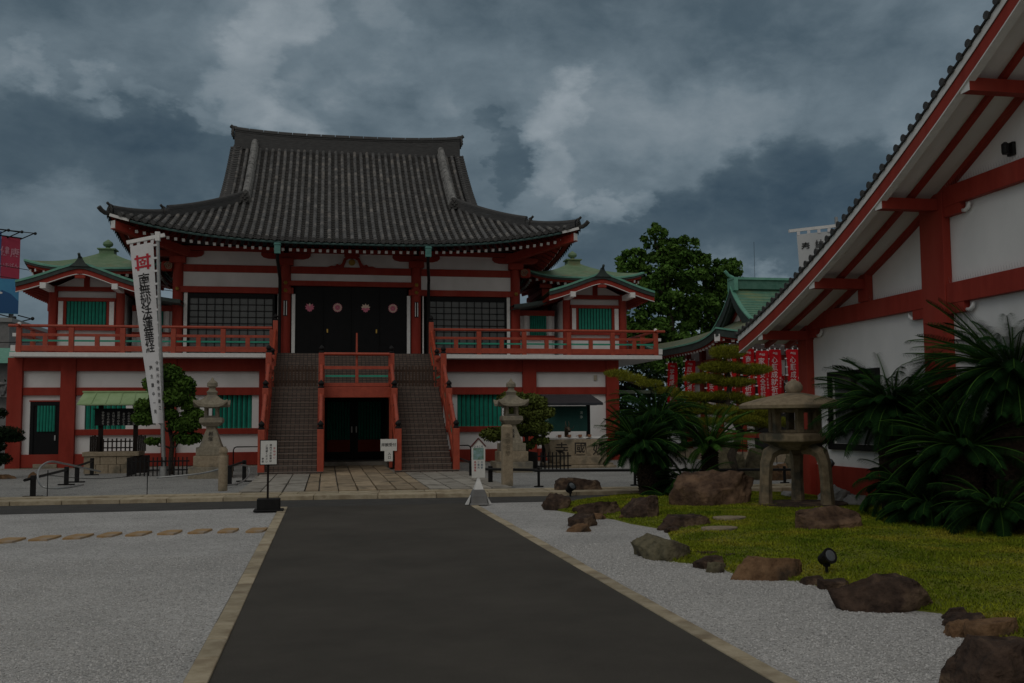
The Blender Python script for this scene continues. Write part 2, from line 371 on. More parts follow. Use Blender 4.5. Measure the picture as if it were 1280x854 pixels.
def sheet(name, pts, z, mat, parent=None):
    b = MB(); b.add([(x, y, z) for x, y in pts], [tuple(range(len(pts)))])
    o = b.build(name, mat, parent, fix=False)
    return tag(o, kind='structure')
sheet('ground', [(-900,-300), (900,-300), (900,1500), (-900,1500)], -.02, court_gravel)
sheet('gravel_bed', [(-40,-12), (-.86,-12), (-.86,19.35), (-40,18.1)], 0, gravel)['label'] = 'pale raked gravel left of the asphalt path'
sheet('gravel_bed', [(2.81,-12), (14,-12), (14,19.3), (2.81,19.4)], 0, gravel)
sheet('asphalt_path', [(-.70,-12), (2.67,-12), (2.67,19.36), (-.70,19.34)], .008, asphalt)
sheet('asphalt_road', [(-60,17.6), (-.86,19.32), (2.9,19.38), (14.5,18.9), (14.5,20.6), (4.7,20.75), (-.95,21.1), (-60,21.6)], .004, asphalt_dark)
sheet('court_gravel', [(-40,22.2), (16,21.8), (16,42), (-40,42)], .03, court_gravel)
rnd = random.Random(3)
def kerb_row(name, p, q, w, z0, z1, blen, gap=.012):
    p, q = Vector((*p, 0)), Vector((*q, 0)); L_ = (q-p).length; d = (q-p)/L_; n = Vector((-d.y, d.x, 0))
    b = MB(); s = 0
    while s < L_-.05:
        e = min(L_, s+blen*rnd.uniform(.85, 1.15)); j = rnd.uniform(-.004, .004)
        a, c = p+d*(s+gap/2), p+d*(e-gap/2)
        b.prism([(v.x, v.y) for v in (a, c, c+n*w, a+n*w)], 'z', z0, z1+j); s = e
    return tag(b.build(name, kerb_stone, bevel=.008), kind='structure')
kerb_row('path_kerb', (-.70,-3), (-.70,19.3), .15, -.05, .02, .62)
kerb_row('path_kerb', (2.81,-3), (2.81,19.36), .14, -.05, .02, .62)
def court_edge():
    # two courses of stone along the front of the court
    a = kerb_row('court_kerb', (14.2,20.6), (4.7,20.75), -.62, -.05, .085, 1.1)
    c = kerb_row('court_kerb', (4.7,20.75), (-.95,21.1), -.62, -.05, .09, 1.2)
    d = kerb_row('court_kerb', (-.95,21.1), (-30,21.38), -.62, -.05, .085, 1.0)
    for s, (p, q) in enumerate((((14.2,21.25), (4.72,21.4)), ((4.72,21.4), (-.93,21.75)), ((-.93,21.75), (-30,22.03)))):
        b = kerb_row('court_kerb', p, q, -.45, -.05, .10, .95)
court_edge()
def paving():
    g = MB()
    # grey slabs left and right of the tan walk, long joints running towards the stairs
    def field(x0, x1, y0f, y1, nx, rows, m):
        for i in range(nx):
            xa, xb = x0+(x1-x0)*i/nx, x0+(x1-x0)*(i+1)/nx
            y = y0f; k = 0
            cuts = [y0f+(y1-y0f)*(t/rows)+(rnd.uniform(-.12,.12) if 0 < t < rows else 0) for t in range(rows+1)]
            for t in range(rows):
                z = .115+rnd.uniform(-.004,.004)
                g.box(xa+.016+rnd.uniform(-.006,.006), cuts[t]+.012, 0, xb-.016+rnd.uniform(-.006,.006), cuts[t+1]-.012, z, m)
    field(-1.85, -.45, 22.24, 29.5, 3, 2, 1); field(-.45, -.15, 22.24, 29.5, 1, 3, 0)
    field(-.15, 1.95, 22.2, 34.4, 5, 8, 0); field(1.95, 2.25, 22.15, 29.5, 1, 3, 0)
    field(2.25, 4.1, 22.12, 29.5, 4, 2, 1)
    g.box(-2.0, 29.5, 0, 4.0, 34.4, .05, 1)
    g.box(-.1, 34.4, 0, 2.05, 36.2, .235, 1)
    tag(g.build('stone_paving', [slab_tan, slab_gray], bevel=.008), kind='structure')
paving()
ST = [(-.99,15.33,.40), (-1.40,15.38,.38), (-1.80,15.36,.40), (-2.21,15.33,.42), (-2.63,15.27,.40), (-3.03,15.24,.38), (-3.42,15.10,.42), (-3.83,15.0,.42), (-4.25,14.85,.46), (-4.72,14.7,.42), (-5.15,14.6,.42)]
for i, (x, y, w) in enumerate(ST):
    b = MB(); n = 8; w *= .80
    poly = []
    for k in range(n):
        t = 2*math.pi*k/n; c, s = math.cos(t), math.sin(t)
        q = 1/max(abs(c), abs(s))**.75
        poly.append((x+(c*w*.39+s*.035)*q*rnd.uniform(.9,1.08), y+s*.27*q*rnd.uniform(.85,1.1)))
    b.prism(poly, 'z', -.03, .028)
    lab = ['ochre stepping stone nearest the path kerb, at the end of its row', 'pinkish ochre stepping stone, second in its row from the path kerb'][i] if i < 2 else '%s ochre stepping stone of the gravel row, counted from the path kerb' % (['third','fourth','fifth','sixth','seventh','eighth','ninth','tenth','eleventh'][i-2])
    tag(b.build('stepping_stone', step_stone, bevel=.008), lab, 'stepping stone', 'stepping stones across the left gravel')

def loose_gravel():
    # loose chippings lying on the beds, thicker towards the kerbs
    R_ = np.random.default_rng(4); P = []
    n = 42000; y = 5.2+7.5*R_.uniform(0, 1, n)**1.35; x = -.92-R_.uniform(0, 1, n)*(y*.34); P.append(np.stack([x, y, np.zeros(n)], 1))
    n = 30000; y = 5.2+7.5*R_.uniform(0, 1, n)**1.35; x = 2.86+R_.uniform(0, 1, n)*np.minimum(1.9, .9+y*.12); P.append(np.stack([x, y, np.zeros(n)], 1))
    P = np.concatenate(P); n = len(P); s = R_.uniform(.004, .0095, n)[:, None]
    D = np.array([(1,0,0),(0,1,0),(-1,0,0),(0,-1,0),(0,0,.75),(0,0,-.5)], float)
    an = R_.uniform(0, 6.28, n); c, q = np.cos(an), np.sin(an); V = []
    for d in D:
        e = np.repeat(d[None], n, 0)*R_.uniform(.65, 1.35, (n, 1)); V.append(P+np.stack([e[:,0]*c-e[:,1]*q, e[:,0]*q+e[:,1]*c, e[:,2]], 1)*s+np.array([0,0,.002]))
    V = np.stack(V, 1).reshape(-1, 3)
    F = [(0,1,4),(1,2,4),(2,3,4),(3,0,4),(1,0,5),(2,1,5),(3,2,5),(0,3,5)]
    b = MB(); b.v = V.tolist(); b.f = [tuple(6*i+k for k in f) for i in range(n) for f in F]; b.m = [0]*len(b.f)
    o = b.build('loose_gravel', M('gravel_chippings', (.42,.415,.405), (.68,.675,.67), 30, .9, island=.22, spec=.2), fix=False)
    tag(o, 'loose pale gravel chippings on both beds', None, kind='stuff')
loose_gravel()

# ------------------------------------------------------------------ main hall
CX = .95; FL = 4.08
hall = thing('temple_hall', (CX, 38.8, 0), 'large two storey red and white temple hall with a grey tiled hip and gable roof', 'temple hall')
def slats(name, x0, x1, z0, z1, y, parent, back=True, n=None, fr=.05):
    """green triangular slats standing in front of a dark recess"""
    w = MB(); n = n or max(4, round((x1-x0)/.165)); st = (x1-x0)/n; r_ = st*.40
    for i in range(n):
        xc = x0+st*(i+.5)
        w.prism([(xc-r_, y+r_*.9), (xc, y), (xc+r_, y+r_*.9)], 'z', z0, z1)
    o = w.build(name, green_paint, parent)
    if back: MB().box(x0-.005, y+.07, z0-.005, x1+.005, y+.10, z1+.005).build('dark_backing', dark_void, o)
    return o
# ground storey
XL, XR = -10.94, 11.16
def ground_storey():
    wl = MB(); y = 37.62
    doors = [(-.1, 2.05)]
    # white walls leave the doorway under the porch and the window openings free
    wins = [(-8.41,-7.03), (-4.07,-2.67), (4.86,6.58)]
    def wall(x0, x1):
        xs = x0
        for a, b in [w for w in wins if w[0] >= x0 and w[1] <= x1]:
            wl.box(xs, y, .0, a, y+.3, 3.9); wl.box(a, y, 0, b, y+.3, 1.38); wl.box(a, y, 2.60, b, y+.3, 3.9); xs = b
        wl.box(xs, y, 0, x1, y+.3, 3.9)
    wall(-10.85, -.26); wall(2.2, 11.05)
    wl.box(-10.85, y+.3, 0, -10.223, 58, 3.9); wl.box(10.75, y+.3, 0, 11.05, 58, 3.9)
    wl.box(-.259, y, 2.8, 2.199, y+.3, 3.9)
    wl.build('ground_storey_wall', white, hall)
    posts = [(-10.94,-10.45), (-9.20,-8.70), (-5.79,-5.29), (-2.42,-1.94), (3.9,4.3), (7.36,7.89), (10.66,11.16)]
    for a, b in posts:
        MB().box(a, 37.42, 0, b, 37.615, 3.9).build('wall_post', red2, hall, bevel=.01)
    def beams(z0, z1, ya, only=None):
        for (p, q) in zip(posts[:-1], posts[1:]):
            if p[0] == -2.42: continue
            if only is None or only(p[0]): MB().box(p[1]+.002, ya, z0, q[0]-.002, 37.618, z1).build('wall_beam', red2, hall, bevel=.008)
    beams(3.44, 3.9, 37.46); beams(2.58, 2.86, 37.5); beams(1.17, 1.38, 37.5, lambda x: x > -9.3 and x < 7); beams(.06, .52, 37.49)
    MB().box(-11.05, 37.3, 0, 11.25, 37.41, .05).build('base_stone', granite_gray, hall)
    for a, b in wins: slats('slatted_window', a, b, 1.38, 2.60, 37.66, hall)
    # service door in the end bay
    d = MB(); d.box(-10.136, 37.55, .18, -9.157, 37.615, 2.36).build
    fr = MB(); fr.box(-10.194,37.54,.16,-10.078,37.62,2.36); fr.box(-9.244,37.54,.16,-9.128,37.62,2.36); fr.box(-10.078,37.54,2.22,-9.244,37.62,2.36); fr.box(-10.223,37.52,2.362,-9.099,37.62,2.41,1)
    do = MB(); do.box(-10.078,37.575,.20,-9.244,37.61,1.32); do.box(-10.078,37.575,1.32,-9.961,37.61,2.22); do.box(-9.361,37.575,1.32,-9.244,37.61,2.22)
    dd = do.build('side_door', black_lac, hall)
    fr.build('door_frame', [black_lac, red], dd)
    slats('door_slats', -9.961, -9.361, 1.32, 2.22, 37.5, dd, n=6)
    MB().box(-9.38,37.53,1.0,-9.331,37.575,1.18).build('handle', steel, dd, bevel=.006)
    MB().box(-10.039,37.46,.05,-9.254,37.54,.19).build('door_step', granite_gray, dd, bevel=.01)
    # doors in the passage under the porch
    for a, b in ((-.08,.93), (1.01,2.03)):
        p = MB(); p.box(a,36.26,.24,b,36.32,.52); p.box(a,36.26,.52,a+.10,36.32,2.5); p.box(b-.1,36.26,.52,b,36.32,2.5); p.box(a+.1,36.26,2.38,b-.1,36.32,2.5)
        p.box(a+.1,36.27,.52,b-.1,36.31,.95,1)
        o = p.build('passage_door', [black_lac, red2], hall); slats('door_slats', a+.1, b-.1, .95, 2.38, 36.23, o, n=8)
        MB().box((b-.06 if a < 0 else a+.02),36.2,1.2,(b-.02 if a < 0 else a+.06),36.26,1.42).build('handle', steel, o)
    MB().box(.931,36.24,.24,1.009,36.33,2.5).build('door_mullion', black_lac, hall)
    MB().box(2.031,36.21,0,2.10,36.35,2.56).box(-.16,36.21,0,-.081,36.35,2.56).box(-.079,36.21,2.501,2.03,36.35,2.56).build('door_frame', black_lac, hall)
ground_storey()

# floor slab of the balcony, open where the stairs come up
def balcony():
    s = MB()
    s.box(-10.72,36.8,3.90,-1.86,60,4.05); s.box(3.75,36.8,3.90,12.72,60,4.05); s.box(-1.859,36.9,3.6,3.749,60,4.07,1)
    s.build('balcony_slab', [white_paint, dark_wood], hall, bevel=.01)
balcony()
def railing(name, x0, x1, parent, y=36.92, endL=False, endR=False, zf=4.05):
    # lower sill, green bar, middle bar and round top rail between square posts
    bs_ = MB(); bs_.box(x0-(.25 if endL else 0), y-.06, zf+.05, x1+(.25 if endR else 0), y+.06, zf+.24)
    root = bs_.build(name, rail_red, parent, bevel=.008)
    MB().box(x0-(.18 if endL else 0), y-.045, zf+.565, x1+(.2 if endR else 0), y+.045, zf+.66).build('middle_rail', rail_red, root, bevel=.008)
    MB().tube([(x0-(.35 if endL else 0), y, zf+.93), (x1+(.38 if endR else 0), y, zf+.93)], .052, 12).build('top_rail', rail_red, root, smooth='auto')
    MB().box(x0+.02, y-.025, zf+.385, x1-.02, y+.025, zf+.445).build('green_rail', rail_green, root)
    n = max(1, round((x1-x0)/1.66)); st = (x1-x0)/n
    for i in range(n+1):
        x = x0+st*i
        MB().box(x-.085, y-.075, zf, x+.085, y+.075, zf+.87).build('railing_post', rail_red, root, bevel=.01)
        if i < n: MB().box(x+st/2-.075, y-.05, zf+.24, x+st/2+.075, y+.05, zf+.565).build('short_post', rail_red, root)
    for e, x, sg in ((endL, x0, -1), (endR, x1, 1)):
        if e:
            for zz, hh, dx in ((.145,.20,.25), (.61,.11,.2)):
                MB().box(x+sg*(dx-.15), y-.063, zf+zz-hh/2-.003, x+sg*(dx+.004), y+.063, zf+zz+hh/2+.003).build('white_end_cap', white_paint, root)
            MB().sphere((x, y-.02, zf+.98), .075, 0, 10, 8).build('ball_cap', white_paint, root, smooth=True)
            # return along the side of the balcony
            sd_ = MB(); sd_.box(x-.05, y+.08, zf+.05, x+.05, 46, zf+.24); sd_.box(x-.045, y+.08, zf+.565, x+.045, 46, zf+.66); sd_.tube([(x, y-.3, zf+.931), (x, 46, zf+.931)], .05, 10)
            for k in range(1, 6): sd_.box(x-.08, y+1.66*k-.08, zf+.005, x+.08, y+1.66*k+.08, zf+.87)
            sd_.build('side_railing', rail_red, root)
    return root
railing('balcony_railing', -10.45, -1.95, hall, endL=True)
railing('balcony_railing', 3.86, 12.5, hall, endR=True)

# stairs
def stair_mat():
    def b(N, L, bs):
        bs.inputs['Roughness'].default_value = .6
        g = N.new('ShaderNodeNewGeometry'); sp = N.new('ShaderNodeSeparateXYZ'); L.new(g.outputs['Position'], sp.inputs[0])
        ad = N.new('ShaderNodeMath'); L.new(sp.outputs['Y'], ad.inputs[0]); L.new(sp.outputs['Z'], ad.inputs[1])
        cb = N.new('ShaderNodeCombineXYZ'); L.new(sp.outputs['X'], cb.inputs[0]); L.new(ad.outputs[0], cb.inputs[1])
        br = N.new('ShaderNodeTexBrick'); br.offset = 0; br.inputs['Scale'].default_value = 1; L.new(cb.outputs[0], br.inputs['Vector'])
        br.inputs['Brick Width'].default_value = .135; br.inputs['Row Height'].default_value = .0855; br.inputs['Mortar Size'].default_value = .009
        br.inputs['Color1'].default_value = (.095,.068,.056,1); br.inputs['Color2'].default_value = (.14,.098,.078,1); br.inputs['Mortar'].default_value = (.020,.017,.015,1)
        L.new(br.outputs['Color'], bs.inputs['Base Color'])
    return ground_mat('brown_stair_tile', b)
stile = stair_mat()
nosing = M('step_nosing', (.16,.135,.115), (.24,.205,.175), 9, .8, .2, 60)
def stairs():
    lo = [(-1.72,-.26), (2.16,3.66)]
    y0, run, rise, n = 29.35, .245, .1700, 16
    for a, b in lo:
        s = MB()
        for i in range(n):
            x0, x1 = (a-.18, b+.18) if i == 0 else (a, b)
            yb = y0+run*i
            s.box(x0, yb, 0 if i == 0 else rise*i-.02, x1, 34.6 if i else y0+run+.1, rise*(i+1)-.014, 0)
            if i < 15: s.box(x0, yb-.006, rise*(i+1)-.0139, x1, yb+run+.01, rise*(i+1), 1)
            else: s.box(x0, yb-.006, rise*(i+1)-.0139, x1, 34.7, rise*(i+1), 1)
        s.build('lower_flight', [stile, nosing], hall)
    u = MB(); z = 2.72; y1 = 34.7
    for i in range(8):
        u.box(-1.80, y1+.255*i, z-.3 if i == 0 else z+.17*i-.03, 3.70, 36.92, z+.17*(i+1)-(.012 if i < 7 else .03), 0)
    u.build('upper_flight', [stile, nosing], hall)
    # porch floor bridging the two flights, over the passage
    p = MB(); p.box(-.255, 32.55, 2.58, 2.155, 34.7, 2.719, 1); p.box(-.18, 32.45, 2.36, 2.08, 32.62, 2.70, 0); p.box(-.255,34.7,2.3,2.155,38.8,2.6,1)
    p.build('porch_floor', [rail_red, dark_wood], hall, bevel=.01)
    # low slatted gates closing the landing
    for a, b in ((-1.70,-.30), (2.2,3.62)):
        g = MB(); k = 13
        for i in range(k):
            xc = a+(b-a)*(i+.5)/k; g.box(xc-.028, 33.16, 2.74, xc+.028, 33.19, 3.40+(.03 if i % 2 else 0))
        g.box(a, 33.191, 2.86, b, 33.23, 2.93); g.box(a, 33.191, 3.22, b, 33.23, 3.29)
        g.build('landing_gate', gate_wood, hall)
stairs()
def newel(x, y, z0, z1, parent, w=.19):
    o = MB().box(x-w/2, y-w/2, z0, x+w/2, y+w/2, z1).build('newel_post', rail_red, parent, bevel=.012)
    f = MB(); f.lathe((x, y, z1+.001), [(.085,0), (.09,.03), (.075,.05), (.075,.075), (.055,.085), (.085,.12), (.088,.16), (.06,.205), (.02,.24), (.004,.262)], 14)
    f.build('finial', black_metal, o, smooth='auto')
    return o
def stair_rail(x, upper):
    sl = .17/.245
    o = newel(x, 29.46, .16, 1.38, hall)
    def run(y0, z0, y1, z1):
        MB().tube([(x, y0, z0), (x, y1, z1)], .062, 12).build('hand_rail', rail_red, o, smooth='auto')
        for dz, w, h, mt, nm in ((-.40,.08,.10,rail_red,'middle_rail'), (-.62,.05,.07,rail_green,'green_rail'), (-.92,.13,.22,rail_red,'string_rail')):
            MB().bar((x, y0+.05, z0+dz), (x, y1-.05, z1+dz), w, h).build(nm, mt, o)
        for t in (.3, .7):
            yy, zz = y0+(y1-y0)*t, z0+(z1-z0)*t
            MB().box(x-.05, yy-.07, zz-1.0, x+.05, yy+.07, zz-.05).build('baluster', rail_red, o)
            MB().tube([(x-.068, yy, zz), (x+.068, yy, zz)], .03, 8).build('iron_band', black_metal, o)
    run(29.55, 1.33, 31.1, 1.33+1.55*sl); newel(x, 31.2, 1.3, 2.62, hall)
    run(31.3, 2.50, 32.6, 2.50+1.3*sl); newel(x, 32.7, 2.3, 3.80, hall)
    if upper:
        s2 = .17/.255
        MB().tube([(x,32.8,3.70),(x,34.6,3.70)], .055, 12).build('hand_rail', rail_red, o, smooth='auto')
        MB().bar((x,32.8,3.3),(x,34.6,3.3),.08,.1).build('middle_rail', rail_red, o); MB().bar((x,32.8,3.08),(x,34.6,3.08),.05,.06).build('green_rail', rail_green, o); MB().bar((x,32.8,2.84),(x,34.6,2.84),.13,.2).build('string_rail', rail_red, o)
        newel(x, 34.7, 2.6, 3.86, hall)
        MB().tube([(x,34.8,3.72),(x,36.5,3.72+1.7*s2)], .055, 12).build('hand_rail', rail_red, o, smooth='auto')
        for dz, w, h, mt, nm in ((-.36,.08,.10,rail_red,'middle_rail'), (-.56,.05,.07,rail_green,'green_rail'), (-.86,.13,.2,rail_red,'string_rail')):
            MB().bar((x,34.8,3.72+dz),(x,36.5,3.72+1.7*s2+dz), w, h).build(nm, mt, o)
        newel(x, 36.62, 4.0, 5.22, hall, .17)
stair_rail(-1.82, True); stair_rail(-.165, False); stair_rail(2.065, False); stair_rail(3.77, True)
def porch_rail():
    y = 32.52; z = 2.71
    r_ = MB().box(-.09, y-.05, z, 1.99, y+.05, z+.12).build('porch_railing', rail_red, hall, bevel=.008)
    MB().tube([(-.09,y,3.76),(1.99,y,3.76)], .05, 12).build('top_rail', rail_red, r_, smooth='auto')
    MB().box(-.09,y-.04,3.27,1.99,y+.04,3.37).build('middle_rail', rail_red, r_); MB().box(-.05,y-.025,3.02,1.95,y+.025,3.08).build('green_rail', rail_green, r_)
    MB().box(.90,y-.06,2.83,1.0,y+.06,3.27).build('short_post', rail_red, r_); MB().tube([(.95,y+.12,2.72),(.95,y+.12,4.45)], [.045,.03], 10).build('pole', rail_red, r_)
porch_rail()
# retaining sides of the passage
each_box(MB().box(-.24,32.65,0,-.10,38.8,2.57).box(2.05,32.65,0,2.19,38.8,2.57), 'passage_wall', stile, hall)
each_box(MB().box(-.16,32.46,.115,-.06,32.6,2.355).box(1.99,32.46,.115,2.09,32.6,2.355), 'passage_post', rail_red, hall)

# upper storey
CY = 40.0; COLS = [CX-6.62, CX-2.56, CX+2.56, CX+6.62]
def upper():
    for x in COLS:
        c = MB(); c.lathe((x, CY, FL-.02), [(.20,0), (.20,3.5), (.185,4.0)], 18); o = c.build('column', red, hall, smooth='auto')
        b = MB(); b.box(x-.30,CY-.30,7.72,x+.30,CY+.30,8.0); b.build('bracket_block', red, o, bevel=.03)
        # boat shaped bracket arm
        ar = MB(); ar.prism([(x-.95,8.22),(x-.95,8.12),(x-.86,8.03),(x-.66,7.98),(x+.66,7.98),(x+.86,8.03),(x+.95,8.12),(x+.95,8.22)], 'y', CY-.13, CY+.13)
        ar.build('bracket_arm', red, o)
    for k, (a, b) in enumerate(zip(COLS[:-1], COLS[1:])):
        A, B = a+.2, b-.2
        MB().box(A, CY-.10, 7.42, B, CY+.1, 7.70).build('tie_beam', red, hall, bevel=.01)
        w = MB()
        if k == 1:
            w.box(A, CY-.02, 7.701, B, CY+.02, 8.24); w.box(A, CY-.02, 7.13, B, CY+.02, 7.419)
            MB().box(A-.24, CY-.17, 6.93, B+.24, CY+.1, 7.13).build('lintel', red, hall, bevel=.01)
        else:
            w.box(A, CY-.02, 7.701, B, CY+.02, 8.24); w.box(A, CY-.02, 6.84, B, CY+.02, 7.419)
            MB().box(A-(.35 if k == 0 else .5), CY-.17, 6.60, B+(.5 if k == 0 else .35), CY+.1, 6.84).build('lintel', red, hall, bevel=.01)
        w.build('plaster_panel', white, hall)
        MB().box(A-.1, CY-.14, 8.24, B+.1, CY+.14, 8.42).build('wall_plate', red, hall)
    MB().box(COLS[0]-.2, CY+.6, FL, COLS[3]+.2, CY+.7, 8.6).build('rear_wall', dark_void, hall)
    # white jambs
    j = MB()
    for x, w in ((COLS[1]+.24,.13), (COLS[2]-.37,.13), (COLS[1]-.30,.05), (COLS[2]+.25,.05), (COLS[0]+.24,.13), (COLS[3]-.37,.13)): j.box(x, CY-.10, FL-.02, x+w, CY+.05, 6.599)
    each_box(j, 'white_jamb', white_paint, hall)
    # side walls of the upper storey
    for x, sg in ((COLS[0],-1), (COLS[3],1)):
        MB().box(x-.03, CY+.2, FL, x+.03, 52, 8.4).build('side_wall', white, hall)
        for z0, z1 in ((6.6,6.84), (7.42,7.7)): each_box(MB().box(x-.11, CY+.2, z0, x+.11, 52, z1), 'side_beam', red, hall)
        for yy in (44, 48, 52): MB().lathe((x, yy, FL), [(.2,0),(.2,4.2)], 14).build('column', red, hall, smooth='auto')
        # scroll carved beam nose
        sp_ = MB(); pts = []
        for i in range(30):
            t = i/29*2.3*2*math.pi; r_ = .16*(1-i/34)
            pts.append((x+sg*(.34)+sg*r_*math.cos(t)*1.0, CY-.22, 7.60+r_*math.sin(t)))
        sp_.tube(pts, .018, 6); sp_.build('carved_scroll', granite, hall)
        MB().box(min(x+sg*.2, x+sg*.62), CY-.20, 7.40, max(x+sg*.2, x+sg*.62), CY+.02, 7.80).build('beam_nose', red, hall, bevel=.08)
    # gilt studs
    for x in COLS:
        for z in ((6.72,) if x in (COLS[0], COLS[3]) else (6.72, 7.03)):
            s = MB()
            for i in range(6):
                t = i*math.pi/3; s.sphere((x+.05*math.cos(t), CY-.235, z+.05*math.sin(t)), .032, 0, 6, 4)
            s.sphere((x, CY-.25, z), .04, 0, 8, 6); s.build('gilt_stud', gold, hall)
        if x in COLS[1:3]:
            MB().box(x-.2,CY-.225,6.6,x+.2,CY-.19,6.84).build('stud_plate', red, hall)
            MB().box(x-.075,CY-.23,5.72,x+.075,CY-.2,6.34).build('plaque', black_lac, hall)
            each_box(MB().box(x-.06,CY-.245,5.75,x-.03,CY-.231,6.31).box(x+.03,CY-.245,5.75,x+.06,CY-.231,6.31), 'plaque_stripe', white_paint, hall)
    # frog leg strut with gilt crest over the door
    kp = [(-.95,0),(-.80,.05),(-.66,.04),(-.58,.12),(-.47,.08),(-.40,.14),(-.30,.36),(-.20,.44),(0,.47),(.20,.44),(.30,.36),(.40,.14),(.47,.08),(.58,.12),(.66,.04),(.80,.05),(.95,0),(.32,0),(.22,.28),(.12,.35),(-.12,.35),(-.22,.28),(-.32,0)]
    k = MB(); k.prism([(CX+x, 7.705+z) for x, z in kp], 'y', CY-.11, CY-.03); k.box(CX-.30,CY-.15,8.13,CX+.30,CY+.05,8.24)
    k.build('frog_leg_strut', red, hall)
    g = MB(); g.lathe((0,0,0), [(.001,.03),(.05,.03),(.06,.012),(.10,.012),(.11,.03),(.13,.02),(.13,0)], 18)
    g.v = [(CX+x, CY-.10-z, 7.90+y) for x, y, z in g.v]; g.build('gilt_crest', gold, hall)
    # lattice windows
    for (a, b) in ((COLS[0]+.46, COLS[1]-.5), (COLS[2]+.5, COLS[3]-.46)):
        f = MB(); y = CY-.06
        f.box(a-.09,y-.03,FL,a,y+.07,6.58); f.box(b,y-.03,FL,b+.09,y+.07,6.58); f.box(a,y-.03,6.40,b,y+.07,6.58); f.box(a,y-.03,FL,b,y+.07,FL+.1)
        o = f.build('lattice_window', black_lac, hall)
        l = MB(); nx = 10; nz = 9
        for i in range(1, nx): xx = a+(b-a)*i/nx; l.box(xx-.014,y,FL+.1,xx+.014,y+.03,6.40)
        for i in range(1, nz): zz = FL+.1+(6.3-FL)*i/nz; l.box(a,y+.002,zz-.014,b,y+.028,zz+.014)
        l.build('lattice', black_lac, o); MB().box(a,y+.04,FL+.1,b,y+.05,6.40).build('pane', glass, o)
    # four leaf black doors with lotus and chrysanthemum crests
    a, b = COLS[1]+.37, COLS[2]-.37; y = CY-.05; w = (b-a)/4
    MB().box(a,y+.1,FL,b,y+.2,7.0).build('door_reveal', black_lac, hall)
    for i in range(4):
        d = MB(); x0, x1 = a+w*i+.006, a+w*(i+1)-.006; yy = y+(.03 if i in (0,3) else 0)
        d.box(x0,yy,FL,x1,yy+.05,6.92)
        d.box(x0,yy-.012,FL,x0+.05,yy-.001,6.92); d.box(x1-.05,yy-.012,FL,x1,yy-.001,6.92)
        o = d.build('door_leaf', black_lac, hall)
        xc = [-.68,.40,1.50,2.58][i]; c = MB(); yc = yy-.012; zc = 6.09
        if i in (1, 3):
            for k_ in range(16):
                t = 2*math.pi*k_/16; t2 = t+math.pi/16*.86; t1 = t-math.pi/16*.86
                c.add([(xc+r_*math.cos(q), yc, zc+r_*math.sin(q)) for r_, q in ((.045,t1),(.17,t1),(.188,t),(.17,t2),(.045,t2))], [(0,1,2,3,4)], 0)
                c.add([(xc+r_*math.cos(q), yc-.003, zc+r_*math.sin(q)) for r_, q in ((.11,t1),(.15,t1),(.165,t),(.15,t2),(.11,t2))], [(0,1,2,3,4)], 1)
            c.add([(xc+.04*math.cos(2*math.pi*q/10), yc-.002, zc+.04*math.sin(2*math.pi*q/10)) for q in range(10)], [tuple(range(10))], 0)
        else:
            for q, L_, wd, mm, zo in ((90,.20,.075,1,0),(52,.21,.07,1,.002),(128,.21,.07,1,.002),(20,.20,.075,i//2,.004),(160,.20,.075,i//2,.004),(-14,.18,.08,0,.006),(194,.18,.08,0,.006),(-62,.16,.09,0,.008),(242,.16,.09,0,.008),(270,.17,.09,0,.010)):
                t = rad(q); dx, dz = math.cos(t), math.sin(t); px_, pz_ = -dz, dx
                pts = [(0,0),(.35,1),(.65,.9),(1,0),(.65,-.9),(.35,-1)]
                c.add([(xc+dx*L_*u+px_*wd*.6*v, yc-zo, zc-.02+dz*L_*u+pz_*wd*.6*v) for u, v in pts], [tuple(range(6))], mm if i == 2 or q in (90,) else 0)
        c.build('crest', [pink, pink_pale], o, fix=False)
        if i in (1, 2): MB().box(-.02 if i == 1 else 1.90,yy-.05,5.08,.04 if i == 1 else 1.96,yy-.013,5.24).build('handle', gold, o, bevel=.01)
upper()

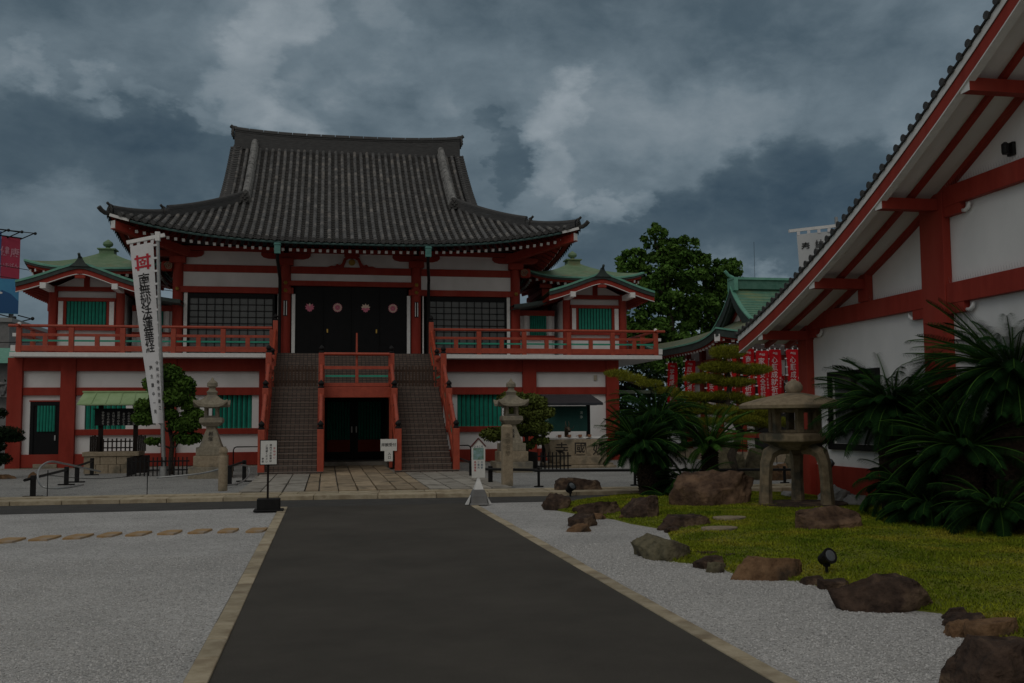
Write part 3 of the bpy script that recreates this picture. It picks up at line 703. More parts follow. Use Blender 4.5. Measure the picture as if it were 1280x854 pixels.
# ------------------------------------------------------------------ hall roof
RW, RD, RY = 8.62, 9.0, 46.0        # half width, run from eave to ridge, ridge position
VERGE, SH = 5.15, 3.9
def prof(t): return 8.24 + 5.85*(.66*t + .34*t*t)
def lift(u, s): return .84*min(1, abs(u))**2.9*max(0, 1-s/5.6)**1.25
def zf(dx, s): return prof(s/RD) + lift(dx/RW, s)
def FR(dx, s, dz=0): return (CX+dx, RY-RD+s, zf(dx, s)+dz)
def BK(dx, s, dz=0): return (CX+dx, RY+RD-s, zf(dx, s)+dz)
def SIDE(sg): return lambda dy, s, dz=0: (CX+sg*(RW-s), RY+dy, prof(s/RD)+lift(dy/RD, s)+dz)
def roof_tiles(mb, fn, half, smax, pitch, detail=True, n0=None):
    n = int(2*half/pitch)
    for k in range(n+1):
        a = -half + pitch*.5 + k*pitch
        if a > half-.05: break
        sm = smax(a)
        if sm < .3: continue
        # pan tiles between this row and the next
        cs = .27; i = 0; s = -.06
        while s < sm and a+pitch < half:
            e = min(s+cs, sm)+.02
            P = [fn(a, s, .035), fn(a+pitch/2, s, -.015), fn(a+pitch, s, .035), fn(a+pitch, e, .0), fn(a+pitch/2, e, -.05), fn(a, e, .0),
                 fn(a, s, 0), fn(a+pitch/2, s, -.05), fn(a+pitch, s, 0)]
            mb.add(P, [(0,1,4,5),(1,2,3,4),(6,7,1,0),(7,8,2,1)], 1); s += cs
        # cover tiles
        s = -.10; j = 0; seg = .38 if detail else .8; r0 = .078
        while s < sm:
            e = min(s+seg, sm); rings = []
            for q, (ss, r_) in enumerate(((s, r0), (e, r0*.90))):
                for t in range(7):
                    an = math.pi*t/6
                    rings.append(fn(a+r_*math.cos(an), ss, .01+r_*math.sin(an)*1.05+.012))
            mb.add(rings, [(t, t+1, 8+t, 7+t) for t in range(6)]+[tuple(range(7))], 0); s += seg
        # round end disc
        c = [fn(a+.09*math.cos(2*math.pi*t/12), -.11, .035+.09*math.sin(2*math.pi*t/12)) for t in range(12)]
        c2 = [fn(a+.065*math.cos(2*math.pi*t/12), -.115, .035+.065*math.sin(2*math.pi*t/12)) for t in range(12)]
        mb.add(c, [tuple(range(12))], 2); mb.add(c2, [tuple(range(12))], 3)
def hip_front(a): return RD-.05 if abs(a) <= VERGE else RW-abs(a)
def roof():
    rf = MB()
    roof_tiles(rf, FR, RW, hip_front, .281)
    o = rf.build('roof', [tile_round, tile_pan, oni_mat, tile_ridge], hall, fix=False)
    sd = MB()
    for sg in (-1, 1): roof_tiles(sd, SIDE(sg), RD, lambda a: min(SH, RD-abs(a)), .281, False)
    sd.build('side_slope', [tile_round, tile_pan, oni_mat, tile_ridge], o, fix=False)
    bk = MB(); xs = np.linspace(-VERGE, VERGE, 20); ss = np.linspace(0, RD, 12)
    bk.grid(lambda x, s: BK(x, s), xs, ss)
    bk.grid(lambda x, s: BK(x*(RW-s)/RW, s), np.linspace(-RW, RW, 30), np.linspace(0, SH, 6))
    bk.grid(lambda x, s: FR(x, s, -.10), xs, ss)
    bk.build('rear_slope', tile_pan, o, fix=False)
    # short tiles laid across the verge
    vg = MB()
    for sg in (-1, 1):
        for f in (FR, BK):
            s = SH+.1
            while s < RD-.1:
                p = Vector(f(sg*4.86, s, .06)); q = Vector(f(sg*5.28, s, .01)); vg.tube([p, q], .085, 8, 0)
                s += .19
            vg.grid(lambda u, s, f=f: f(sg*(5.16+u*.001), s, -.04-.30*u), [0, 1], np.linspace(SH, RD, 12), 1)
    vg.build('verge_tiles', [tile_ridge, red2], o, smooth='auto')
    # gable end under the verge
    for sg in (-1, 1):
        g = MB(); x = CX+sg*4.7
        poly = [(RY-RD+SH, prof(SH/RD)-.1)]+[(RY-RD+s, prof(s/RD)-.12) for s in np.linspace(SH+.3, RD, 8)]+[(RY+RD-s, prof(s/RD)-.12) for s in np.linspace(RD-.3, SH, 8)]
        g.prism(poly, 'x', x-.05, x+.05); g.build('gable_wall', dark_wood, o)
    # main ridge: layered courses, sweeping up a little at both ends
    rg = MB(); zt = prof(1)
    def ridge_z(u): return .20*abs(u)**3
    us = np.linspace(-1, 1, 25)
    for (w, z0, z1) in ((.50, -.35, .02), (.44, .02, .12), (.40, .125, .22), (.38, .225, .32), (.36, .325, .42), (.40, .425, .49), (.46, .495, .54)):
        for a, b in zip(us[:-1], us[1:]):
            X0, X1 = CX+a*5.12, CX+b*5.12; h = w/2
            v = [(X0,RY-h,zt+z0+ridge_z(a)),(X1,RY-h,zt+z0+ridge_z(b)),(X1,RY+h,zt+z0+ridge_z(b)),(X0,RY+h,zt+z0+ridge_z(a)),(X0,RY-h,zt+z1+ridge_z(a)),(X1,RY-h,zt+z1+ridge_z(b)),(X1,RY+h,zt+z1+ridge_z(b)),(X0,RY+h,zt+z1+ridge_z(a))]
            rg.add(v, [(0,1,5,4),(2,3,7,6),(4,5,6,7),(0,4,7,3),(1,2,6,5)])
    for k in range(16):
        a = -1+2*(k+.02)/16; b = -1+2*(k+.98)/16
        rg.tube([(CX+a*5.15,RY,zt+.58+ridge_z(a)),(CX+b*5.15,RY,zt+.58+ridge_z(b))], .105, 10)
    rg.build('main_ridge', tile_ridge, o, smooth='auto')
    def ornament(name, p, d, s, horn=.55):
        """ogre tile facing along d with a round horn tile rising over it"""
        p = Vector(p); d = Vector(d).normalized(); sdv = Vector((-d.y, d.x, 0)); up = Vector((0,0,1)); m_ = MB()
        out = [(-.55,-.5),(-.62,-.1),(-.45,.25),(-.2,.5),(0,.62),(.2,.5),(.45,.25),(.62,-.1),(.55,-.5),(.3,-.32),(0,-.42),(-.3,-.32)]
        a = [p+sdv*x*s+up*z*s for x, z in out]; b = [v+d*.16*s for v in a]; n = len(out)
        m_.add(a+b, [tuple(range(n))[::-1], tuple(range(n, 2*n))]+[(i,(i+1)%n,n+(i+1)%n,n+i) for i in range(n)])
        for x, z, r_ in ((-.2,.12,.11),(.2,.12,.11),(0,-.05,.13),(-.3,-.2,.1),(.3,-.2,.1),(0,.35,.1)): m_.sphere(p+sdv*x*s+up*z*s+d*.18*s, r_*s, 0, 8, 6)
        q = p+up*.5*s-d*.25*s
        m_.tube([q, q+d*.26*s+up*.05*s, q+d*(.28+.26*horn)*s+up*.16*horn*s, q+d*(.32+.52*horn)*s+up*.42*horn*s], [.19*s,.19*s,.185*s,.19*s], 10)
        m_.build(name, oni_mat, o, smooth='auto')
    for sg in (-1, 1):
        ornament('ogre_tile', (CX+sg*5.16, RY, zt+.38+.20), (sg,0,0), .46, .5)
        # descending ridge on the slope
        def run_ridge(pts, w, h, name, mats, cap=.09):
            r_ = MB()
            for i in range(len(pts)-1):
                p, q = Vector(pts[i]), Vector(pts[i+1])
                for k_, (ww, z0, z1) in enumerate(((w,-.12,h*.35),(w*.84,h*.36,h*.62),(w*.9,h*.63,h*.9))):
                    up = Vector((0,0,1)); sdv = (q-p).cross(up).normalized()*ww/2
                    r_.add([p-sdv+up*z0,p+sdv+up*z0,q+sdv+up*z0,q-sdv+up*z0,p-sdv+up*z1,p+sdv+up*z1,q+sdv+up*z1,q-sdv+up*z1],
                           [(0,1,2,3),(4,7,6,5),(0,4,5,1),(2,6,7,3),(1,5,6,2),(0,3,7,4)], 0)
                r_.tube([p+Vector((0,0,h*.95)), q+Vector((0,0,h*.95))], cap, 10, 1)
            r_.build(name, mats, o, smooth='auto')
        dr = [FR(sg*4.22, s, .05) for s in np.linspace(RD-.25, 4.15, 22)]
        run_ridge(dr, .34, .34, 'descending_ridge', [tile_mortar, tile_mortar], .13)
        ornament('ogre_tile', Vector(FR(sg*4.24, 4.0, .22)), (0,-1,-.25), .42, .25)
        # corner ridges in two stages, sweeping up to the corner
        def hip(s, dz=0): return FR(sg*(RW-s), s, dz)
        st = [Vector(FR(sg*4.30, 4.2, .10))]+[Vector(hip(s, .06)) for s in np.linspace(3.9, 1.75, 10)]
        run_ridge(st, .27, .27, 'corner_ridge', [tile_ridge, tile_ridge])
        st2 = [Vector(hip(s, .02)) for s in np.linspace(1.75, .12, 9)]
        run_ridge(st2, .24, .16, 'corner_ridge', [tile_ridge, tile_ridge])
        ornament('ogre_tile', Vector(hip(1.62, .18)), (sg*1,-1,0), .26, .85)
        ornament('ogre_tile', Vector(hip(.06, .10)), (sg*1,-1,0), .26, .85)
        t_ = MB(); p = Vector(hip(-.05, -.05)); d = Vector((sg,-1,0)).normalized(); t_.tube([p-d*.2, p+d*.05, p+d*.18+Vector((0,0,.06)), p+d*.30+Vector((0,0,.17))], .085, 8); t_.build('corner_horn', oni_mat, o, smooth='auto')
        # rear corner ridges
        run_ridge([Vector(BK(sg*(RW-s), s, .05)) for s in np.linspace(4, .1, 10)], .34, .34, 'corner_ridge', [tile_ridge, tile_ridge])
    # under the eaves: boarding, fascia, gutter, rafters
    so = MB(); dz = -.17
    so.grid(lambda x, s: FR(x*(RW-s)/RW, s, dz-.0), np.linspace(-RW+.05, RW-.05, 40), np.linspace(.06, 3.6, 8))
    for sg in (-1, 1):
        f = SIDE(sg); so.grid(lambda y, s: f(y*(RD-s)/RD, s, dz), np.linspace(-RD+.05, RD-.05, 30), np.linspace(.06, 3.6, 8))
    so.build('eave_boarding', red_shaded, o, fix=False)
    fa = MB()
    def strip(fn, half, s0, s1, z0, z1, mi, n=48):
        us_ = np.linspace(-half, half, n)
        for a, b in zip(us_[:-1], us_[1:]):
            ka, kb = [(half-s0)/half]*2
            P = [fn(a,s0,z0),fn(b,s0,z0),fn(b,s1,z0),fn(a,s1,z0),fn(a,s0,z1),fn(b,s0,z1),fn(b,s1,z1),fn(a,s1,z1)]
            fa.add(P, [(0,3,2,1),(4,5,6,7),(0,1,5,4),(2,3,7,6),(1,2,6,5),(0,4,7,3)], mi)
    strip(FR, RW-.03, .0, .12, -.10, -.055, 0); strip(FR, RW-.12, .08, .20, -.17, -.105, 1)
    for sg in (-1, 1): strip(SIDE(sg), RD-.03, .0, .12, -.10, -.055, 0); strip(SIDE(sg), RD-.12, .08, .20, -.17, -.105, 1)
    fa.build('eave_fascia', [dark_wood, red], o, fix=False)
    gt = MB(); us_ = np.linspace(-RW+.75, RW-.75, 50)
    gt.tube([FR(x, -.02, -.125) for x in us_], .045, 8); gt.build('eave_gutter', gutter_dark, o, smooth='auto')
    wb = MB()
    for sg in (-1, 1):
        a_ = [FR(sg*(RW-.72+u*.66), -.02, -.10) for u in np.linspace(0, 1, 6)]
        for p, q in zip(a_[:-1], a_[1:]): wb.bar(p, q, .06, .10)
        p = Vector(FR(sg*(RW-.16), .12, -.44)); d = Vector((sg,-1,0)).normalized()
        MB().bar(p-d*3.2-Vector((0,0,.55)), p, .24, .30).build('corner_rafter', red, o); MB().bar(p+d*.002, p+d*.02, .245, .305).build('white_rafter_end', white_paint, o)
    wb.build('corner_board', white_paint, o)
    # rafters with white ends
    n = 60
    for k in range(n):
        dx = -8.0+16.0*k/(n-1); r_ = MB()
        s0, s1 = .48, max(.9, min(3.0, RW-abs(dx)-.1))
        p, q = Vector(FR(dx, s0, -.52)), Vector(FR(dx, s1, -.42)); r_.bar(p, q, .10, .11, 0)
        d = (p-q).normalized(); r_.bar(p+d*.001, p+d*.012, .104, .114, 1)
        r_.build('rafter', [red2, white_paint], o)
    for sg in (-1, 1):
        f = SIDE(sg)
        for k in range(18):
            dy = -8.2+.5*k; s1 = max(.9, min(2.0, RD-abs(dy)-.1)); r_ = MB(); p, q = Vector(f(dy, .48, -.52)), Vector(f(dy, s1, -.42)); r_.bar(p, q, .11, .13, 0)
            d = (p-q).normalized(); r_.bar(p+d*.001, p+d*.012, .104, .124, 1); r_.build('rafter', [red2, white_paint], o)
    # rainwater pipes in front of the middle columns
    for x, xc in ((-1.80, -1.82), (3.70, 3.98)):
        z0 = zf(x-CX, 0)-.15
        h = MB(); h.box(x-.11, 36.88, z0-.42, x+.11, 37.08, z0-.02); h.box(x-.13,36.86,z0-.1,x+.13,37.1,z0-.06); pp = h.build('rain_hopper', teal, hall, bevel=.01)
        MB().tube([(x,36.98,z0-.4),(x,37.1,z0-.62),(xc,39.55,z0-.95),(xc,39.66,z0-1.1),(xc,39.66,4.06)], .062, 10).build('rain_pipe', black_metal, pp, smooth='auto')
roof()

# ------------------------------------------------------------------ corner pavilions
def pavilion(sg, label):
    xc = CX+sg*9.62; t = thing('corner_pavilion', (xc, 40, 4.05), label, 'pavilion', 'pavilions at the ends of the balcony')
    y = 38.6; zf_ = 4.05
    a, b = xc-1.16, xc+1.16
    # front block under the gable
    MB().box(a+.1, y+.16, zf_, b-.1, 44, 6.5).build('wall', white, t)
    for x in (a, b):
        MB().lathe((x, y+.1, zf_), [(.16,0),(.16,2.55)], 14).build('column', red, t, smooth='auto')
    for z0, z1, mt in ((6.05,6.18,red),(6.42,6.58,red),(4.98,5.14,red),(4.06,4.22,red)):
        MB().box(a+.15,y-.02,z0,b-.15,y+.10,z1).build('beam', mt, t)
    each_box(MB().box(a+.17,y+.02,5.14,a+.46,y+.08,6.05).box(b-.46,y+.02,5.14,b-.17,y+.08,6.05), 'red_panel', red2, t)
    each_box(MB().box(a+.2,y-.005,5.16,a+.36,y+.05,6.04).box(b-.36,y-.005,5.16,b-.2,y+.05,6.04), 'white_jamb', white_paint, t)
    slats('slatted_window', a+.48, b-.48, 5.15, 6.04, y+.0, t, n=11)
    # side wall towards outside with red frame
    xo = xc+sg*1.08
    each_box(MB().box(min(xo,xo+sg*.12),y+.3,4.98,max(xo,xo+sg*.12),44,5.14).box(min(xo,xo+sg*.12),y+.3,6.42,max(xo,xo+sg*.12),44,6.58), 'side_beam', red, t)
    # gabled porch roof with a soft concave sweep, ridge running back from the front
    ap = 7.22; L = 2.12
    def gz(u): return ap-.04-.86*(math.sqrt(u*u+.018)-.134) + .26*max(0, abs(u)-.45)**2
    def gs(u, y_, dz=0): return (xc+u*L, y_, gz(u)+dz+.10*((y_-40)/2.6)**2*(1 if y_ < 40 else 0))
    us_ = np.linspace(-1, 1, 33); ys_ = (37.45, 38.2, 39, 40, 44)
    g = MB(); g.grid(lambda u, v: gs(u, v, .0), us_, ys_); g.grid(lambda u, v: gs(u, v, -.05), us_, ys_, 0, True)
    rr = g.build('gable_roof', copper, t, fix=False)
    e = MB()
    for p, q in zip(us_[:-1], us_[1:]):
        for (y0, y1, z0, z1, mi) in ((37.43,37.52,-.05,.03,0), (37.46,37.6,-.19,-.052,1), (37.52,37.64,-.36,-.192,2), (37.50,37.56,-.385,-.362,3)):
            A = [gs(p,y0,z0),gs(q,y0,z0),gs(q,y1,z0),gs(p,y1,z0),gs(p,y0,z1),gs(q,y0,z1),gs(q,y1,z1),gs(p,y1,z1)]
            e.add(A, [(0,3,2,1),(4,5,6,7),(0,1,5,4),(2,3,7,6),(1,2,6,5),(0,4,7,3)], mi)
    e.build('barge_board', [copper_edge, copper_dark, red, white_paint], rr, fix=False)
    s = MB(); s.grid(lambda u, v: gs(u, v, -.18), us_, (37.6, 44)); s.build('soffit', red_shaded, rr, fix=False)
    for sx in (-1, 1):
        for k in range(14):
            yy = 37.7+.3*k; r_ = None
        r_ = MB()
        for k in range(18): yy = 37.75+.28*k; r_.bar(gs(sx*.55, yy, -.26), gs(sx*.985, yy, -.22), .07, .08)
        r_.build('eave_rafters', red2, rr)
        each_box(MB().box(xc+sx*1.20-.10, 37.40, 6.36, xc+sx*1.20+.10, 38.6, 6.56), 'white_purlin_end', white_paint, rr)
    MB().box(xc-.12,37.5,6.86,xc+.12,37.62,7.02).box(xc-.18,37.52,6.74,xc+.18,37.6,6.9).build('pendant', red, rr, bevel=.03)
    MB().prism([(a+.1,6.585),(b-.1,6.585),(xc,7.1)], 'y', y+.02, y+.08).build('gable_panel', white, t); MB().box(xc-.1,y-.02,6.585,xc+.1,y+.02,7.05).build('king_post', red, t)
    rd = MB(); rd.tube([(xc,37.45,ap+.10),(xc,39,ap+.03),(xc,44,ap+.03)], .10, 10)
    rd.prism([(xc-.34,ap-.06),(xc-.16,ap+.08),(xc-.08,ap+.2),(xc-.05,ap+.30),(xc+.05,ap+.30),(xc+.08,ap+.2),(xc+.16,ap+.08),(xc+.34,ap-.06)], 'y', 37.40, 37.56)
    rd.tube([(xc,37.6,ap+.22),(xc,37.38,ap+.28),(xc,37.28,ap+.38)], .05, 8)
    rd.build('ridge_cap', copper_dark, rr, smooth='auto')
    # connecting corridor to the hall with a low copper roof
    xi0, xi1 = (CX+6.85, a-.12) if sg > 0 else (b+.12, CX-6.85)
    MB().box(xi0, 40.4, zf_, xi1, 44, 5.95).build('corridor_wall', white, t)
    for z0, z1 in ((4.06,4.2),(4.9,5.08),(5.9,6.12)): MB().box(xi0,40.28,z0,xi1,40.399,z1).build('corridor_beam', red, t)
    slats('corridor_window', xi0+.45, xi1-.35, 5.08, 5.9, 40.29, t, n=9)
    each_box(MB().box(xi0+.2,40.3,4.21,xi0+.34,40.39,5.9).box(xi1-.26,40.3,4.21,xi1-.12,40.39,5.9), 'white_jamb', white_paint, t)
    cr = MB()
    inner = -sg
    def low(u, v, dz=0): return (xc+inner*(1.9+u*1.35), v, 6.42-.22*u-.08*u*(1-u)+dz)
    ul = np.linspace(0, 1, 8)
    cr.grid(lambda u, v: low(u, v), ul, (38.9, 44)); cr.grid(lambda u, v: low(u, v, -.14), ul, (38.9, 44)); cr.grid(lambda u, v: (low(u,38.9)[0], 38.9, low(u,38.9)[2]-.14*v), ul, (0, 1))
    cr.build('corridor_roof', copper_dark, t, fix=False)
    # rear tower with a pyramid roof and jewel finial
    yc = 43.6; xt = CX+sg*9.95
    MB().box(xt-1.7, yc-1.7, 5.9, xt+1.7, yc+1.7, 7.62).build('tower_wall', red_shaded, t)
    for z0, z1 in ((7.05,7.25),(6.55,6.7)): MB().box(xt-1.78,yc-1.78,z0,xt+1.78,yc+1.78,z1).build('tower_beam', red, t)
    for x in (-1.7, -.6, .6, 1.7):
        c = MB(); c.box(xt+x-.12,yc-1.84,6.0,xt+x+.12,yc-1.72,7.6); c.box(xt+x-.26,yc-2.05,7.25,xt+x+.26,yc-1.85,7.42); c.build('tower_post', red, t)
    H = 2.52; z0 = 7.66; rise = 1.12
    def py(i, u, s, dz=0):
        x_, y_ = u*H*(1-s), -H*(1-s); k_ = (1, 0, -1, 0)[i]; k2 = (0, 1, 0, -1)[i]
        z = z0+rise*(.55*s+.45*max(0,s)**2.2)*1.0+.26*abs(u)**3.5*(1-s)**2+dz
        return (xt+x_*k_-y_*k2, yc+x_*k2+y_*k_, z)
    p = MB(); uu = np.linspace(-1, 1, 21); sv = np.linspace(0, .93, 10)
    for i in range(4): p.grid(lambda u, s: py(i, u, s), uu, sv, 0)
    pr = p.build('pyramid_roof', copper, t, fix=False)
    e = MB()
    for i in range(4):
        for u0, u1 in zip(uu[:-1], uu[1:]):
            for (s0, s1, za, zb, mi) in ((-.012,.03,-.04,.025,0), (.0,.05,-.13,-.042,1), (.03,.08,-.24,-.132,2)):
                A = [py(i,u0,s0,za),py(i,u1,s0,za),py(i,u1,s1,za),py(i,u0,s1,za),py(i,u0,s0,zb),py(i,u1,s0,zb),py(i,u1,s1,zb),py(i,u0,s1,zb)]
                e.add(A, [(0,3,2,1),(4,5,6,7),(0,1,5,4),(2,3,7,6),(1,2,6,5),(0,4,7,3)], mi)
        e.grid(lambda u, s: py(i, u, s, -.15), uu, (.05, .5), 2)
    e.build('eave', [copper_edge, copper_dark, red], pr, fix=False)
    r_ = MB()
    for i in range(4):
        for k in range(15):
            u = -.9+1.8*k/14; A, B = Vector(py(i, u, .05, -.31)), Vector(py(i, u*.9, .36, -.30)); r_.bar(A, B, .10, .10, 0); d = (A-B).normalized(); r_.bar(A+d*.001, A+d*.012, .11, .11, 1)
    r_.build('rafters', [red, white_paint], pr)
    f = MB(); zt = z0+rise*.93
    f.box(xt-.29,yc-.29,zt-.16,xt+.29,yc+.29,zt+.06); f.box(xt-.36,yc-.36,zt+.06,xt+.36,yc+.36,zt+.11)
    f.lathe((xt,yc,zt+.11), [(.18,0),(.15,.04),(.09,.07),(.09,.10),(.17,.13),(.21,.20),(.19,.28),(.10,.35),(.02,.41)], 16)
    f.build('jewel_finial', copper, pr, smooth='auto')
    return t
pavilion(-1, 'green copper roofed pavilion on the left end of the balcony, behind the tall white banner')
pavilion(1, 'green copper roofed pavilion on the right end of the balcony, in front of the ginkgo')

# ------------------------------------------------------------------ foliage helpers
RN = np.random.default_rng(11)
def leaf_cloud(mb, c, rad_, n, size, m=0, shell=.45, up=.3, asp=.55):
    """n leaf faces spread through an ellipsoid, denser near its outside"""
    d = RN.normal(size=(n,3)); d /= np.linalg.norm(d, axis=1)[:,None]
    r_ = RN.uniform(0, 1, n)**shell
    P = np.array(c)+d*r_[:,None]*np.array(rad_)
    nr = d*.7+RN.normal(size=(n,3))*.6+np.array([0,0,up]); nr /= np.linalg.norm(nr, axis=1)[:,None]
    t = np.cross(nr, RN.normal(size=(n,3))); t /= np.linalg.norm(t, axis=1)[:,None]; b = np.cross(nr, t)
    s = size*RN.uniform(.6, 1.35, n)[:,None]
    V = np.stack([P-t*s, P+b*s*asp, P+t*s, P-b*s*asp], 1).reshape(-1,3)
    base = len(mb.v); mb.v += [tuple(v) for v in V.tolist()]
    mb.f += [(base+4*i, base+4*i+1, base+4*i+2, base+4*i+3) for i in range(n)]; mb.m += [m]*n
def tuft_cloud(mb, c, rad_, n, ln, w, m=0):
    """needle tufts: thin upright triangles over a flat pad"""
    d = RN.normal(size=(n,3)); d /= np.linalg.norm(d, axis=1)[:,None]; d[:,2] = d[:,2]*.8+.15
    P = np.array(c)+d*(RN.uniform(0,1,n)**.4)[:,None]*np.array(rad_)
    g = d*.8+RN.normal(size=(n,3))*.55+np.array([0,0,.6]); g /= np.linalg.norm(g, axis=1)[:,None]
    t = np.cross(g, RN.normal(size=(n,3))); t /= np.linalg.norm(t, axis=1)[:,None]
    L_ = ln*RN.uniform(.6,1.3,n)[:,None]
    V = np.stack([P-t*w, P+t*w, P+g*L_], 1).reshape(-1,3)
    base = len(mb.v); mb.v += [tuple(v) for v in V.tolist()]; mb.f += [(base+3*i, base+3*i+1, base+3*i+2) for i in range(n)]; mb.m += [m]*n
def limb(mb, p, q, r0, r1, wob=.06, n=5, k=7):
    p, q = Vector(p), Vector(q); pts = [p.lerp(q, i/n)+Vector(RN.normal(size=3).tolist())*wob*(0 if i in (0,n) else 1) for i in range(n+1)]
    mb.tube(pts, [r0+(r1-r0)*i/n for i in range(n+1)], k)
def tree(name, base, clumps, trunk_top, r0, mats, label, cat='tree', group=None, leaf=.07, dens=330, asp=.55, shell=.45):
    t = thing(name, base, label, cat, group); B = Vector(base)
    tk = MB(); top = Vector(trunk_top); limb(tk, B-Vector((0,0,.1)), top, r0, r0*.55, r0*.5)
    for c, r_ in clumps:
        c = Vector(c); f = min(.95, max(.25, (c.z-B.z)/(top.z-B.z)*.75)); limb(tk, B.lerp(top, f), c, r0*.42, r0*.1, r0*.5)
    tk.build('trunk', mats[0], t, smooth=True)
    cr = MB()
    for c, r_ in clumps:
        v = r_[0]*r_[1]*r_[2]; a = (r_[0]*r_[1]+r_[0]*r_[2]+r_[1]*r_[2])/3
        leaf_cloud(cr, c, r_, int(dens*a/(leaf/.07)**2)+20, leaf, 0, shell, asp=asp)
    cr.build('crown', mats[1], t, fix=False)
    return t

# ------------------------------------------------------------------ tall white banner
def banner():
    base = Vector((-4.74, 31.3, .03)); top = Vector((-5.06, 31.3, 7.32))
    t = thing('banner_flag', base, 'tall white banner with black brush lettering and a red crest on a leaning pole', 'banner')
    p = MB(); p.tube([base, base+Vector((0,0,.28))], .14, 12); p.tube([base+Vector((0,0,.28)), base.lerp(top,.5)], .062, 12); p.tube([base.lerp(top,.5), top], .054, 12)
    p.lathe((base.lerp(top,.28).x, 31.3, base.lerp(top,.28).z), [(.075,0),(.075,.1)], 10)
    p.build('pole', steel, t, smooth='auto')
    a, b = Vector((-5.93,31.28,6.99)), Vector((-4.84,31.28,7.25))
    MB().bar(a, b, .10, .11).box(-5.12,31.2,7.06,-4.98,31.36,7.34).build('cross_bar', white_paint, t, bevel=.01)
    # the cloth hangs from the bar, blown sideways towards the pole at its foot
    def S(u, v):  # u 0..1 across, v 0..1 down
        xl = -5.84 + .78*v**1.0 - .05*math.sin(v*3.1); xr = -5.17 + .40*v**1.1
        z = (6.93+.16*u)*(1-v) + 1.58*v - .0*u
        y = 31.27 - .05*math.sin(v*7+u*2)*(.3+v) - .10*math.sin(math.pi*u)*(.3+v*.5)
        return Vector((xl+(xr-xl)*u, y, z))
    c = MB(); c.grid(S, np.linspace(0,1,9), np.linspace(.012,1,50)); cl = c.build('cloth', cloth_white, t, smooth=True, fix=False)
    lp = MB()
    for u in (.06,.36,.66,.95):
        q = S(u,.012); lp.add([(q.x-.045,31.26,q.z-.02),(q.x+.045,31.26,q.z-.02),(q.x+.045,31.26,q.z+.17+.02),(q.x-.045,31.26,q.z+.16)], [(0,1,2,3)])
    for v in np.linspace(.03,.95,14): q = S(1,v); pl = base.lerp(top, (q.z-base.z)/(top.z-base.z)); lp.bar(q-Vector((.02,0,0)), Vector((min(pl.x, q.x+.16), 31.28, q.z+.02)), .05, .06)
    lp.build('loops', cloth_white, cl, fix=False)
    H = 5.35
    def fn(x, y):  # metres right of the centre line, metres below the top
        u = .5+x/.60; v = -y/H; p_ = S(u, v); return (p_.x, p_.y-.012, p_.z)
    tx = MB(); vtext(tx, '南無妙法蓮華経', fn, .40, 0, -.95, .82, 0, sx=.82)
    vtext(tx, '施主講中一同', fn, .13, -.05, -3.58, 2.0); vtext(tx, '令和元年吉日建之', fn, .12, .20, -3.5, 1.55)
    tx.build('lettering', ink, cl, fix=False)
    e = MB()
    def bar2(x0,y0,x1,y1):
        n = 4
        e.add([fn(x0+(x1-x0)*i/n, y) for i in range(n+1) for y in (y0,y1)], [(2*i,2*i+1,2*i+3,2*i+2) for i in range(n)])
    for q in (-.135,.135): bar2(q-.03,-.37,q+.03,-.83); bar2(-.215,-.6+q-.03,.215,-.6+q+.03)
    for k in range(5):
        an = math.pi/2+k*2*math.pi/5; e.add([fn(.062*math.cos(an)+.036*math.cos(j*math.pi/4), -.6+.062*math.sin(an)+.036*math.sin(j*math.pi/4)) for j in range(8)], [tuple(range(8))])
    e.build('crest', ink_red, cl, fix=False)
banner()

